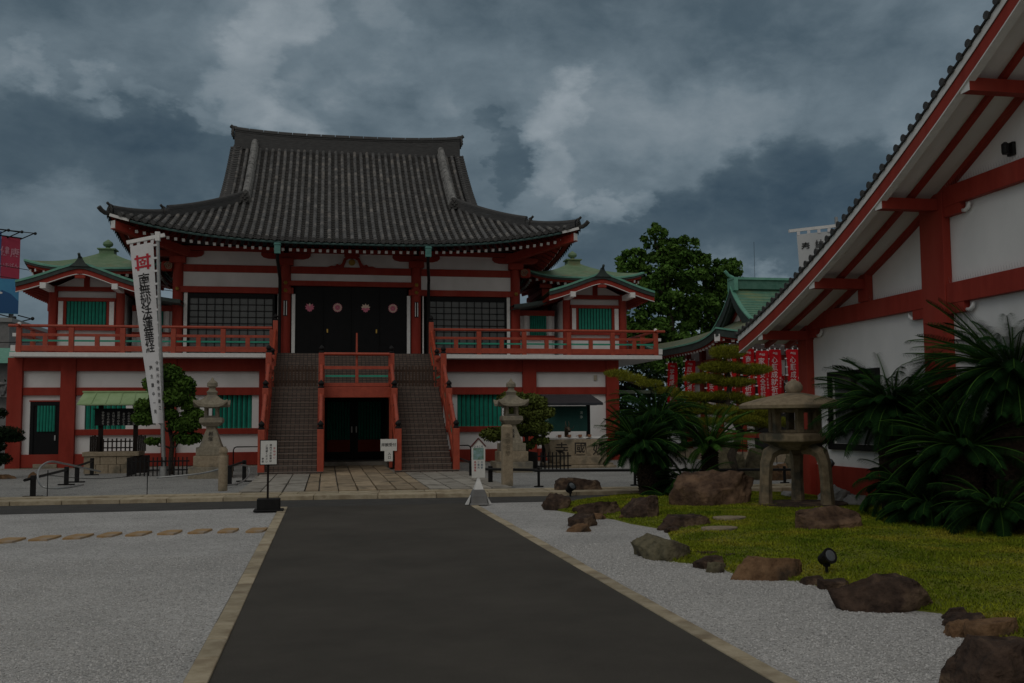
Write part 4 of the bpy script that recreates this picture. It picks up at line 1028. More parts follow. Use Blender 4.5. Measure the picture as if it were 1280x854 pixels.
# ------------------------------------------------------------------ notice board on its stone base
def notice():
    t = thing('notice_board', (-6.55, 33.5, 0), 'dark wooden notice board with a small green copper roof on a tan stone plinth', 'notice board')
    b = MB()
    for k, (z0, z1, n) in enumerate(((.0,.30,4),(.305,.56,3))):
        for i in range(n): b.box(-7.42+1.46*i/n+.006, 33.2, z0, -7.42+1.46*(i+1)/n-.006, 34.2, z1)
    b.box(-7.46,33.16,.565,-5.78,34.24,.70); b.build('stone_plinth', granite, t, bevel=.012)
    MB().box(-5.95,33.22,.0,-5.6,34.1,.56).build('plinth_return', dark_wood, t)
    for x in (-7.02, -5.97): MB().box(x-.065,33.55,.70,x+.065,33.68,2.22).build('board_post', dark_wood, t, bevel=.008)
    MB().box(-7.18,33.46,1.52,-5.82,33.54,2.02).box(-7.22,33.43,2.021,-5.78,33.57,2.06).build('board', black_lac, t)
    tx = MB(); cols = ['今日も一日', '心おだやか', 'ありがとう', '感謝の心を', '大切にする', '日々の祈り', '寺報だより']
    for i, s in enumerate(cols): vtext(tx, s, lambda x, y: (-6.5+x, 33.455, 1.99+y), .082, .50-.155*i, -.02-.02*(i % 3), 1.06)
    tx.build('lettering', M('chalk_white', (.42,.42,.40)), t, fix=False)
    r_ = MB(); r_.add([(-7.62,33.02,2.20),(-5.52,33.02,2.20),(-5.60,33.6,2.58),(-7.54,33.6,2.58),(-7.62,34.18,2.20),(-5.52,34.18,2.20),(-7.62,33.02,2.16),(-5.52,33.02,2.16),(-5.52,34.18,2.16),(-7.62,34.18,2.16)], [(0,1,2,3),(3,2,5,4),(0,6,7,1),(4,5,8,9),(6,9,8,7),(0,3,4,9,6),(1,7,8,5,2)])
    for x in np.linspace(-7.62,-5.52,6)[1:-1]: r_.bar((x,33.02,2.212),(-6.57+(x+6.57)*.93,33.58,2.58),.02,.02)
    r_.bar((-7.58,33.6,2.59),(-5.56,33.6,2.59),.12,.05); r_.build('copper_roof', M('yellowed_copper', (.27,.40,.19), (.36,.50,.27), 2, .6), t)
    pk = MB()
    for i in range(7): pk.box(-6.9+.132*i-.02,33.44,.72,-6.9+.132*i+.02,33.47,1.10+.02*(i%2))
    pk.box(-6.95,33.475,.80,-6.03,33.50,.84); pk.box(-6.95,33.475,1.0,-6.03,33.50,1.04)
    for x0 in (-7.30,-5.92):
        for i in range(5): pk.box(x0+.062*i,33.42-.0*i,.71,x0+.062*i+.052,33.46,1.18+.02*((i*7)%3))
    pk.build('picket_screen', dark_wood, t)
notice()

def picket(loc, x0, x1, z1, label, y2=1.2):
    t = thing('picket_fence', loc, label, 'picket fence', 'black picket fences round the court trees')
    X, Y_, _ = loc
    f = MB()
    for i in range(int((x1-x0)/.12)+1): f.box(X+x0+.12*i-.018, Y_-.012, .03, X+x0+.12*i+.018, Y_+.012, z1)
    f.box(X+x0, Y_+.013, .18, X+x1, Y_+.035, .22); f.box(X+x0, Y_+.013, z1-.14, X+x1, Y_+.035, z1-.10)
    f.build('pickets', black_metal, t)
    for s in (x0, x1):
        g = MB()
        for i in range(1, int(y2/.12)): g.box(X+s-.012, Y_+.12*i-.018, .03, X+s+.012, Y_+.12*i+.018, z1)
        g.box(X+s+.013, Y_+.05, z1-.14, X+s+.035, Y_+y2, z1-.1); g.build('side_pickets', black_metal, t) if s < 0 else None
picket((-5.0, 31.2, 0), -.75, 1.0, .58, 'low black picket fence round the foot of the pruned tree behind the banner', 1.4)
picket((6.75, 29.9, 0), -.45, .62, .62, 'low black picket fence between the right stone lantern and the water basin', 1.6)

CL = [((-4.75,31.9,3.05),(.48,.5,.34)),((-4.35,32,2.75),(.42,.5,.30)),((-5.15,31.9,2.78),(.36,.45,.26)),((-4.7,31.7,2.35),(.6,.5,.30)),((-5.4,31.8,2.1),(.34,.4,.24)),((-4.1,31.9,2.15),(.32,.4,.26)),((-5.35,31.7,1.75),(.44,.4,.24)),((-4.25,31.8,1.55),(.52,.45,.26)),((-4.75,31.7,1.85),(.36,.4,.2)),((-4.15,31.9,1.12),(.46,.38,.2)),((-4.0,31.9,1.85),(.36,.38,.2)),((-5.15,31.8,1.05),(.26,.3,.12)),((-4.55,32.1,2.6),(.6,.5,.4))]
tree('pruned_tree', (-4.62,32.0,.03), CL, (-4.65,32,2.5), .085, (bark, leaf_prune), 'rounded cloud pruned green tree behind the tall white banner', leaf=.06, dens=6000)
CRR = [((5.85,31.6,2.25),(.52,.5,.30)),((6.45,31.6,2.15),(.58,.5,.32)),((6.9,31.5,1.85),(.36,.4,.2)),((5.3,31.5,1.15),(.55,.4,.24)),((6.0,31.5,1.35),(.55,.45,.28)),((6.6,31.4,1.35),(.55,.45,.28)),((6.05,31.5,1.85),(.5,.4,.25)),((6.55,31.5,1.75),(.5,.4,.25)),((6.75,31.5,.95),(.3,.35,.14)),((6.3,31.5,.8),(.3,.3,.14))]
tree('garden_tree', (6.33,31.5,.03), CRR, (6.3,31.5,2.1), .075, (bark, leaf_olive), 'sparse olive green tree right behind the right stone lantern', leaf=.055, dens=5000)

# ------------------------------------------------------------------ stone lanterns in the court
def court_lantern(loc, label):
    t = thing('stone_lantern', loc, label, 'stone lantern', 'pair of tall stone lanterns before the hall')
    x, y, z = loc
    def sq(prof_, mat, nm, bev=.012):
        b = MB(); b.lathe((x,y,z), [(r_*math.sqrt(2)/1, h) for r_, h in prof_], 4, 0, math.pi/4); return b.build(nm, mat, t, bevel=bev)
    sq([(.56,0),(.56,.33)], granite_gray, 'base_step'); sq([(.44,.331),(.44,.64)], granite, 'base_step'); sq([(.38,.641),(.38,.88)], granite_gray, 'base_step')
    sq([(.31,.881),(.28,.95),(.13,1.40),(.15,1.46)], granite_gray, 'pedestal')
    sq([(.20,1.461),(.29,1.55),(.315,1.58),(.315,1.68),(.27,1.72)], granite_gray, 'platform')
    f = MB()
    for sx in (-1,1):
        for sy in (-1,1): f.box(x+sx*.15-.042,y+sy*.15-.042,z+1.721,x+sx*.15+.042,y+sy*.15+.042,z+2.04)
    f.box(x-.20,y-.20,z+1.98,x+.20,y+.20,z+2.06); f.box(x-.20,y-.20,z+1.722,x+.20,y+.20,z+1.77); f.build('fire_box', granite_gray, t, bevel=.008)
    r_ = MB(); n = 9
    def rf(i, u, s):
        H = .47*(1-s)**1.0+.11*s; a, b = u*H, -H; k = [(1,0),(0,1),(-1,0),(0,-1)][i]; zz = z+2.08+.30*(s**1.5)+.15*abs(u)**4*(1-s)**2
        return (x+a*k[0]-b*k[1], y+a*k[1]+b*k[0], zz)
    for i in range(4):
        us, ss = np.linspace(-1,1,n), np.linspace(0,1,6)
        r_.grid(lambda u, s: rf(i,u,s), us, ss); r_.grid(lambda u, s: (rf(i,u,0)[0]*(1-.0*s)+0, rf(i,u,0)[1], rf(i,u,0)[2]-.07*s), us, (0,1))
        r_.grid(lambda u, s: (x+(rf(i,u,0)[0]-x)*(1-s*.6), y+(rf(i,u,0)[1]-y)*(1-s*.6), rf(i,u,0)[2]-.07-(rf(i,u,0)[2]-z-2.07)*s*.9), us, (0,.5,1))
    r_.box(x-.13,y-.13,z+2.37,x+.13,y+.13,z+2.40); r_.build('lantern_roof', granite_gray, t)
    sq([(.13,2.40),(.15,2.44),(.08,2.52),(.09,2.58)], granite_gray, 'neck')
    j = MB(); j.lathe((x,y,z), [(.09,2.58),(.15,2.60),(.15,2.70),(.12,2.74),(.06,2.78),(.015,2.86)], 12); j.build('jewel', granite_gray, t, smooth='auto')
    tx = MB(); vtext(tx, '献燈', lambda a, b: (x+a, y-.345+.30*(b+1.05+0.0)*0-(.0), z+b), .13, 0, 1.33, 1.1)
    tx.v = [(a, y-.14-.34*(1.40-(c-z))-.012, c) for a, b, c in tx.v]; tx.build('carved_letters', tan_emboss, t, fix=False)
    return t
court_lantern((-3.22, 29.75, .02), 'tall tiered stone lantern left of the stairs, beside the pruned tree')
court_lantern((5.58, 30.3, .02), 'tall tiered stone lantern right of the stairs, in front of the green slatted window')

def stone_post(loc, w, h, rnd_top, label, txt=None, mat=granite):
    x, y, z = loc; b = MB()
    if rnd_top: b.lathe((x,y,z), [(w/2,0),(w/2,h-.22),(w*.40,h-.20),(w*.40,h-.15),(w*.50,h-.12),(w*.46,h-.05),(w*.25,h)], 14)
    else: b.lathe((x,y,z), [(w*.707,0),(w*.69,h-.05),(w*.5,h)], 4, 0, math.pi/4)
    o = b.build('stone_post', mat, bevel=.01, smooth='auto' if rnd_top else False); tag(o, label, 'stone post')
    if txt:
        t = MB(); vtext(t, txt, lambda a, b_: (x+a, y-w*.5-.004, z+b_), w*.5, 0, h-.18, 1.15); t.build('carved_letters', faint_carve, o, fix=False)
stone_post((-2.22, 22.85, .1), .20, .96, True, 'short round capped stone post on the kerb left of the paved walk')
stone_post((4.14, 23.05, .08), .24, 1.42, False, 'tall square stone post on the kerb right of the paved walk', '史跡名勝')

# ------------------------------------------------------------------ signs
def signs():
    x, y = -1.0, 18.5
    t = thing('sign_stand', (x, y, .02), 'white notice on a thin dark pole in a black block at the path corner', 'sign')
    MB().box(x-.20,y-.14,.02,x+.20,y+.14,.24).box(x-.26,y-.19,0.018,x+.26,y+.19,.05).build('base', black_metal, t, bevel=.012)
    MB().tube([(x-.02,y,.24),(x-.02,y,.86)], .02, 10).build('pole', dark_wood, t)
    b = MB().box(x-.165,y-.03,.83,x+.145,y+.01,1.28).build('frame', dark_wood, t)
    MB().box(x-.15,y-.036,.845,x+.13,y-.031,1.265).build('board', paper, b)
    f = lambda a, c: (x-.01+a, y-.040, 1.25+c)
    tx = MB(); vtext(tx, '境内での駐車は', f, .042, .035, -.04, 1.12); vtext(tx, 'ご遠慮ください', f, .042, -.035, -.05, 1.12); vtext(tx, '寺務', f, .042, -.10, -.28, 1.2); tx.build('lettering', ink, b, fix=False)
    tx = MB(); vtext(tx, 'おねがい', f, .042, .10, -.09, 1.35); tx.build('red_lettering', ink_red, b, fix=False)
    # white house shaped sign
    x, y = 2.84, 18.9
    t = thing('sign_stand', (x, y, .0), 'white house shaped sign on a pole in a grey weighted foot, at the road corner', 'sign')
    b = MB(); b.lathe((x,y,0), [(.26,.012),(.22,.05),(.21,.18),(.15,.30)], 4, 0, math.pi/4); b.build('foot', gray_wall, t, bevel=.02)
    c = MB()
    for sx in (-1,1): c.prism([(x+sx*.15,.19),(x+sx*.19,.02),(x+sx*.25,.02)], 'y', y-.05, y+.05)
    c.lathe((x,y,0), [(.125,.301),(.05,.46),(.04,.5)], 4, 0, math.pi/4); c.tube([(x,y,.46),(x,y,.62)], .025, 10); c.build('cone', white_paint, t)
    o = MB().prism([(x-.125,.52),(x+.125,.52),(x+.13,1.12),(x,1.26),(x-.13,1.12)], 'y', y-.03, y+.01).build('board', paper, t)
    e = MB()
    for sx in (-1,1): e.bar((x+sx*.14,y-.02,1.105),(x,y-.02,1.262),.06,.022)
    e.build('gable_trim', M('maroon_trim', (.10,.018,.018)), o)
    pc = MB(); pc.box(x-.10,y-.0335,.86,x+.10,y-.0315,1.08)
    pc.build('picture', M('faded_photo', (.30,.46,.50), (.12,.24,.14), 14, .5), o)
    tx = MB(); put_text(tx, 'ようこそ', lambda a, c_: (x+a, y-.035, 1.105+c_), .045); vtext(tx, 'ご案内', lambda a, c_: (x+a, y-.034, .84+c_), .04, .0, 0, 1.3); vtext(tx, '大蘇鉄', lambda a, c_: (x+a, y-.034, .84+c_), .04, .065, 0, 1.3); tx.build('lettering', M('blue_ink', (.05,.12,.2)), o, fix=False)
    tx = MB(); vtext(tx, '参拝順路', lambda a, c_: (x+a, y-.034, .84+c_), .04, -.065, 0, 1.3); tx.build('red_lettering', ink_red, o, fix=False)
    # notice hung beside the passage
    x, y = 1.78, 29.3
    t = thing('passage_sign', (x, y, .45), 'white T shaped paper notice beside the right post of the dark passage', 'sign')
    MB().box(x-.235,y,.74,x+.235,y+.02,1.08).build('board', paper, t); MB().box(x-.12,y+.002,.44,x+.12,y+.022,.738).build('hanging_board', paper, t)
    MB().bar((x+.05,y+.04,.92),(x+.285,y+.16,.92),.03,.03).build('bracket', steel, t)
    tx = MB(); put_text(tx, '拝観受付', lambda a, c_: (x+a, y-.004, .915+c_), .108); vtext(tx, '入口', lambda a, c_: (x+a, y-.002, .71+c_), .09, .02, 0, 1.2); tx.build('lettering', ink, t, fix=False)
signs()

# ------------------------------------------------------------------ low barriers
def barriers():
    def post(b, x, y, h, w=.05): b.box(x-w,y-w,.04,x+w,y+w,h); b.box(x-w*4,y-w,.035,x+w*4,y+w,.065)
    def mk(posts, rails, label, pipe=None):
        x, y, _ = posts[0]; t = thing('low_barrier', (x, y, .03), label, 'barrier', 'low black barriers in the court')
        for p in posts: b = MB(); post(b, *p, *((.028,) if len(posts) == 4 and p[0] > 4.5 else ())); b.build('post', black_metal, t, bevel=.008)
        for p, q in rails: MB().tube([p, q], .032, 8).build('rail', black_metal, t)
        if pipe: MB().tube(pipe, .022, 10).build('bent_pipe', steel, t, smooth=True)
    def smooth(P, n=6):
        P = [Vector(p) for p in P]; out = []
        for i in range(len(P)-1):
            a, b, c, d = P[max(i-1,0)], P[i], P[i+1], P[min(i+2,len(P)-1)]
            for k in range(n):
                t = k/n; out.append(.5*((2*b)+(-a+c)*t+(2*a-5*b+4*c-d)*t*t+(-a+3*b-3*c+d)*t**3))
        return out+[P[-1]]
    mk([(-6.14,23.0,.50),(-6.5,27.3,.50),(-6.5,28.4,.50),(-6.95,32.2,.55)], [((-6.2,22.6,.42),(-6.5,27.3,.42)), ((-6.5,28.3,.46),(-6.95,32.3,.46))], 'low black barrier with a bent steel pipe at the left edge of the court',
       smooth([(-5.75,27.6,.35),(-5.9,26.2,.52),(-6.0,25.0,.66),(-6.12,24.2,.74),(-6.2,23.7,.62),(-6.12,23.3,.38),(-5.9,23.0,.24),(-5.6,23.3,.2),(-5.45,24.4,.2)]))
    mk([(-2.36,26.0,.52),(-2.12,27.4,.60)], [((-2.36,25.9,.50),(-2.12,27.5,.56))], 'low black barrier with a curved steel pipe just behind the short stone post',
       smooth([(-4.0,25.4,.28),(-3.0,25.5,.36),(-2.4,26.3,.48),(-2.05,27.3,.45),(-1.98,27.0,.22),(-2.1,25.8,.10),(-2.4,24.6,.10)]))
    mk([(3.9,24.0,.50),(4.9,23.1,.50),(7.2,22.95,.45),(10.9,22.75,.45)], [((3.72,24.0,.43),(4.9,23.15,.43)), ((4.8,23.1,.42),(11.3,22.72,.36))], 'long low black rail running right behind the garden rocks')
    mk([(3.86,27.0,.52)], [((3.86,27.0,.46),(3.98,30.5,.46))], 'short black barrier at the foot of the right stair railing')
    for x0, x1, y, lab in ((-2.95,-1.95,33.6,'thin black hoop rail at the left side of the stairs'), (4.0,4.6,32.2,'thin black hoop rail at the right side of the stairs')):
        xa, xb = (x0, x1) if x0 < 0 else (x1, x0); s = 1 if xb > xa else -1
        o = MB().tube([(xa,y,.03),(xa,y,.70),(xa+s*.03,y,.77),(xa+s*.1,y,.80),(xb,y,.80),(xb,y,.03)], .02, 8).build('hoop_rail', black_metal, smooth='auto'); tag(o, lab, 'handrail')
    t = thing('rope_fence', (-5.6,22.6,.03), 'thin stakes with a sagging rope along the left kerb', 'rope fence')
    for x, y in ((-5.75,22.6),(-3.72,22.4)): MB().tube([(x,y,.03),(x,y,.62)], .010, 6).build('stake', black_metal, t)
    MB().tube([(-5.75+2.03*k/10, 22.6-.2*k/10, .52-.09*math.sin(math.pi*k/10)) for k in range(11)], .007, 5).build('rope', black_metal, t)
barriers()

# ------------------------------------------------------------------ water basin and its shelter
def basin():
    y = 32.4; x0, x1 = 7.20, 9.22
    t = thing('water_basin', (8.2, y+.4, .03), 'tan stone water basin carved with three large dark characters', 'water basin')
    b = MB(); b.prism([(x0+.14,.18),(x1-.02,.18),(x1,.95),(x0,.95)], 'y', y, y+.75); b.build('basin', granite, t, bevel=.02)
    MB().box(x0+.05,y+.12,.951,x1-.05,y+.64,.955).build('water', glass, t)
    MB().box(7.58,y-.26,.12,9.10,y-.02,.40).build('front_step', granite, t, bevel=.02)
    MB().box(7.45,y-.62,.03,9.35,y+.1,.115).box(7.1,y-.1,.03,9.4,y+.9,.17).build('paving_slab', granite, t, bevel=.015)
    tx = MB()
    for ch, cx in (('寺',7.66),('國',8.30),('妙',8.93)): put_text(tx, ch, lambda a, c: (cx+a, y-.006, .64+c), .46)
    tx.build('carved_letters', tan_emboss, t, fix=False)
    r_ = MB(); r_.tube([(x0-.05,y+.1,1.0),(x1+.05,y+.1,1.0)], .022, 8); r_.tube([(x0-.05,y+.62,1.0),(x1+.05,y+.62,1.0)], .022, 8); r_.build('rest_bar', white_paint, t)
    cup = M('copper_cup', (.30,.13,.07), (.38,.18,.10), 6, .5)
    for i, x in enumerate((7.60,7.93,8.30,8.62)):
        b = MB(); b.lathe((x,y+.02,1.02), [(.04,0),(.062,.02),(.065,.09),(.05,.09),(.045,.03)], 12); b.tube([(x,y+.08,1.07),(x+.02,y+.62,1.05)], .012, 6)
        tag(b.build('water_ladle', cup), 'reddish ladle lying across the stone water basin, %s from the left' % ['first','second','third','fourth'][i], 'ladle', 'ladles on the water basin')
    d = MB(); d.tube([(7.98,y+.66,1.0),(7.98,y+.62,1.18),(7.95,y+.5,1.30),(7.97,y+.34,1.30),(7.99,y+.22,1.22)], [.06,.075,.07,.075,.05], 10)
    for s in (-1,1): d.tube([(7.97+s*.03,y+.40,1.34),(7.97+s*.06,y+.45,1.46),(7.97+s*.05,y+.5,1.56)], [.02,.015,.006], 6); d.tube([(7.98+s*.05,y+.3,1.27),(7.98+s*.13,y+.24,1.32),(7.98+s*.16,y+.22,1.40)], [.014,.01,.005], 6)
    tag(d.build('dragon_spout', M('bronze', (.06,.05,.035), (.11,.09,.06), 10, .5, metal=.6), smooth=True), 'dark bronze dragon spout rising at the back of the water basin', 'spout')
    w = thing('basin_shelter', (8.4, 34.0, .03), 'small dark roofed shelter with a green curtain behind the water basin', 'shelter')
    MB().prism([(33.3,2.10),(34.9,2.42),(34.9,2.50),(33.3,2.18)], 'x', 7.42, 9.35).build('canopy', M('slate_roof', (.02,.022,.03), (.035,.038,.048), 5, .5), w)
    for x in (7.40, 9.0): MB().box(x-.06,33.95,.03,x+.06,34.07,2.21).build('post', black_lac, w)
    MB().box(7.45,33.93,2.1,9.3,34.02,2.18).build('beam', black_lac, w)
    cu = MB(); cu.grid(lambda u, v: (7.32+1.62*u, 33.90+.02*math.sin(u*22)*v, 2.08-.88*v), np.linspace(0,1,40), np.linspace(0,1,6)); c = cu.build('green_curtain', M('green_curtain', (.008,.055,.048), (.012,.075,.065), 3, .85), w, smooth=True, fix=False)
    tx = MB(); vtext(tx, '手水舎', lambda a, b_: (7.50+a, 33.86, 1.85+b_), .11, 0, 0, 1.35); vtext(tx, '清浄', lambda a, b_: (8.72+a, 33.86, 1.92+b_), .11, 0, 0, 1.35); tx.build('lettering', M('pale_green_ink', (.38,.48,.44)), c, fix=False)
    o = MB().box(10.2,37.56,3.12,10.32,37.618,3.32).build('wall_lamp', M('cream_lamp', (.5,.45,.35)), None); tag(o, 'small cream wall lamp high on the white wall near the right corner post', 'wall lamp')
basin()

# ------------------------------------------------------------------ garden
from mathutils import noise as MN
LAWN = [(3.95,17.7),(4.25,16.4),(4.55,15.6),(4.60,14.9),(4.85,14.0),(4.35,12.3),(3.75,11.4),(3.72,11.0),(4.15,10.45),(4.15,9.75),(4.55,9.30),(4.72,8.6),(4.60,7.95),(4.95,7.55),(4.75,6.9),(4.55,6.5),(3.95,5.5),(3.6,4.5),(4.2,3.4),(9.86,3.4),(9.86,19.4),(8.9,20.3),(6.0,20.45),(4.8,19.2)]
LA = np.array(LAWN)
def inside(P):
    c = np.zeros(len(P), bool); n = len(LA)
    for i in range(n):
        (x0,y0),(x1,y1) = LA[i], LA[(i+1)%n]
        k = ((y0 > P[:,1]) != (y1 > P[:,1])) & (P[:,0] < (x1-x0)*(P[:,1]-y0)/(y1-y0+1e-9)+x0); c ^= k
    return c
def edged(P):
    d = np.full(len(P), 9.0); n = len(LA)
    for i in range(n):
        a, b = LA[i], LA[(i+1)%n]; ab = b-a; t = np.clip(((P-a)@ab)/(ab@ab), 0, 1); d = np.minimum(d, np.linalg.norm(P-(a+t[:,None]*ab), axis=1))
    return d
def lawn_z(P): return .012+.085*(1-np.exp(-edged(P)/.5)) + .018*np.sin(P[:,0]*2.3)*np.sin(P[:,1]*1.7+1)*np.minimum(1, edged(P))
def lz(x, y): return float(lawn_z(np.array([[x, y]]))[0])
def lawn():
    st = .16; xs = np.arange(3.4, 9.9, st); ys = np.arange(3.4, 20.6, st)
    b = MB(); idx = {}
    G = np.array([(x, y) for y in ys for x in xs]); Z = lawn_z(G); I = inside(G) ; nx = len(xs)
    b.v = [(float(x), float(y), float(z)) for (x, y), z in zip(G, Z)]
    for j in range(len(ys)-1):
        for i in range(nx-1):
            q = (j*nx+i, j*nx+i+1, (j+1)*nx+i+1, (j+1)*nx+i)
            if all(I[k] for k in q): b.f.append(q); b.m.append(0)
    # skirt out to the exact outline
    n = len(LA); ring = []
    for i in range(n):
        for k in range(10): ring.append(LA[i]+(LA[(i+1)%n]-LA[i])*k/10)
    R_ = np.array(ring); ctr = np.array([7.2, 12.0]); inn = []
    m_ = len(R_)
    tang = np.roll(R_,-1,0)-np.roll(R_,1,0); nor = np.stack([tang[:,1], -tang[:,0]],1); nor /= np.linalg.norm(nor,axis=1)[:,None]
    if inside(R_[5:6]+nor[5:6]*.05)[0] == False: nor = -nor
    In = R_+nor*.30; base = len(b.v)
    b.v += [(float(x),float(y),.001) for x,y in R_]+[(float(x),float(y),float(z)) for (x,y),z in zip(In, lawn_z(In)+.002)]
    for i in range(m_): k = (i+1)%m_; b.f.append((base+i, base+k, base+m_+k, base+m_+i)); b.m.append(0)
    soil = M('moss_ground', (.11,.14,.010), (.22,.235,.018), 6, .95, .6, 50, c3=(.21,.215,.022), s3=1.3)
    tag(b.build('lawn', soil, fix=False, smooth=True), kind='structure')
    N_ = 260000
    # more blades close to the camera
    P = np.stack([RN.uniform(3.5, 9.9, N_), 3.6+17*RN.uniform(0,1,N_)**1.25], 1)
    P = P[inside(P)]; P = P[edged(P) > .015]
    cl = np.array([MN.fractal(Vector((x*1.6, y*1.6, 0)), 1, 2, 3) for x, y in P[::1]]) if len(P) < 1 else np.sin(P[:,0]*3.1+np.sin(P[:,1]*2.2)*1.5)*np.sin(P[:,1]*2.7+np.sin(P[:,0]*1.9))
    Z = lawn_z(P); n = len(P); h = (.020+.009*cl)*RN.uniform(.5,1.5,n); h = np.maximum(.008,h)
    an = RN.uniform(0,2*math.pi,n); w = RN.uniform(.005,.010,n)*(1+.03*P[:,1])
    lean = RN.normal(size=(n,2))*.016
    V = np.stack([np.stack([P[:,0]-np.cos(an)*w, P[:,1]-np.sin(an)*w, Z-.004],1), np.stack([P[:,0]+np.cos(an)*w, P[:,1]+np.sin(an)*w, Z-.004],1), np.stack([P[:,0]+lean[:,0], P[:,1]+lean[:,1], Z+h],1)],1).reshape(-1,3)
    g = MB(); g.v = [tuple(v) for v in V.tolist()]; g.f = [(3*i,3*i+1,3*i+2) for i in range(n)]; g.m = [0]*n
    gm = M('garden_grass', (.095,.150,.010), (.27,.30,.022), 1.4, .8, island=.4, spec=.1, c3=(.29,.265,.03), s3=1.3)
    o = g.build('grass', gm, fix=False); tag(o, 'mossy yellow green grass of the garden lawn', None, kind='stuff')
lawn()

def rock(c, size, mat, seed, label, group='rocks bordering the garden lawn', rough=1.0, rot=None, flat=.75, sub=5, name='rock'):
    import bmesh
    rr = random.Random(seed); bm = bmesh.new(); bmesh.ops.create_icosphere(bm, subdivisions=sub, radius=1)
    planes = []
    for k in range(20):
        d = Vector((rr.gauss(0,1), rr.gauss(0,1), rr.gauss(0,.7))).normalized(); planes.append((d, rr.uniform(.56, .86)))
    planes.append((Vector((rr.uniform(-.15,.15), rr.uniform(-.15,.15), 1)).normalized(), flat))
    off = Vector((seed*3.7, seed*1.3, 0))
    rz = rr.uniform(0, 6.3) if rot is None else rot
    cs, sn = math.cos(rz), math.sin(rz)
    for v in bm.verts:
        p = v.co.copy(); p = Vector((math.copysign(abs(p.x)**.66,p.x), math.copysign(abs(p.y)**.7,p.y), math.copysign(abs(p.z)**.62,p.z)))*.94
        for d, h in planes:
            e = p.dot(d)-h
            if e > 0: p -= d*e*.97
        n = MN.fractal(p*1.3+off, 1.0, 2.1, 3)*.10 + MN.ridged_multi_fractal(p*2.4+off, .8, 2.1, 5, 1, 2)*.040*rough - .04 + MN.fractal(p*8+off, .6, 2.1, 5)*.034*rough - (.06*rough if abs(MN.noise(p*1.9+off*1.7)) < .035 else 0)
        p = p*(1+n)
        x, y = p.x*size[0], p.y*size[1]
        v.co = (x*cs-y*sn if rot is None and False else x, y, p.z*size[2])
    zmin = -size[2]*.30
    for v in bm.verts: v.co.z = max(v.co.z, zmin)
    me = bpy.data.meshes.new(name); bm.to_mesh(me); bm.free(); me.materials.append(mat)
    me.polygons.foreach_set('use_smooth', [True]*len(me.polygons))
    o = bpy.data.objects.new(name, me); COL.objects.link(o); o.location = c; tag(o, label, 'rock', group)
    return o
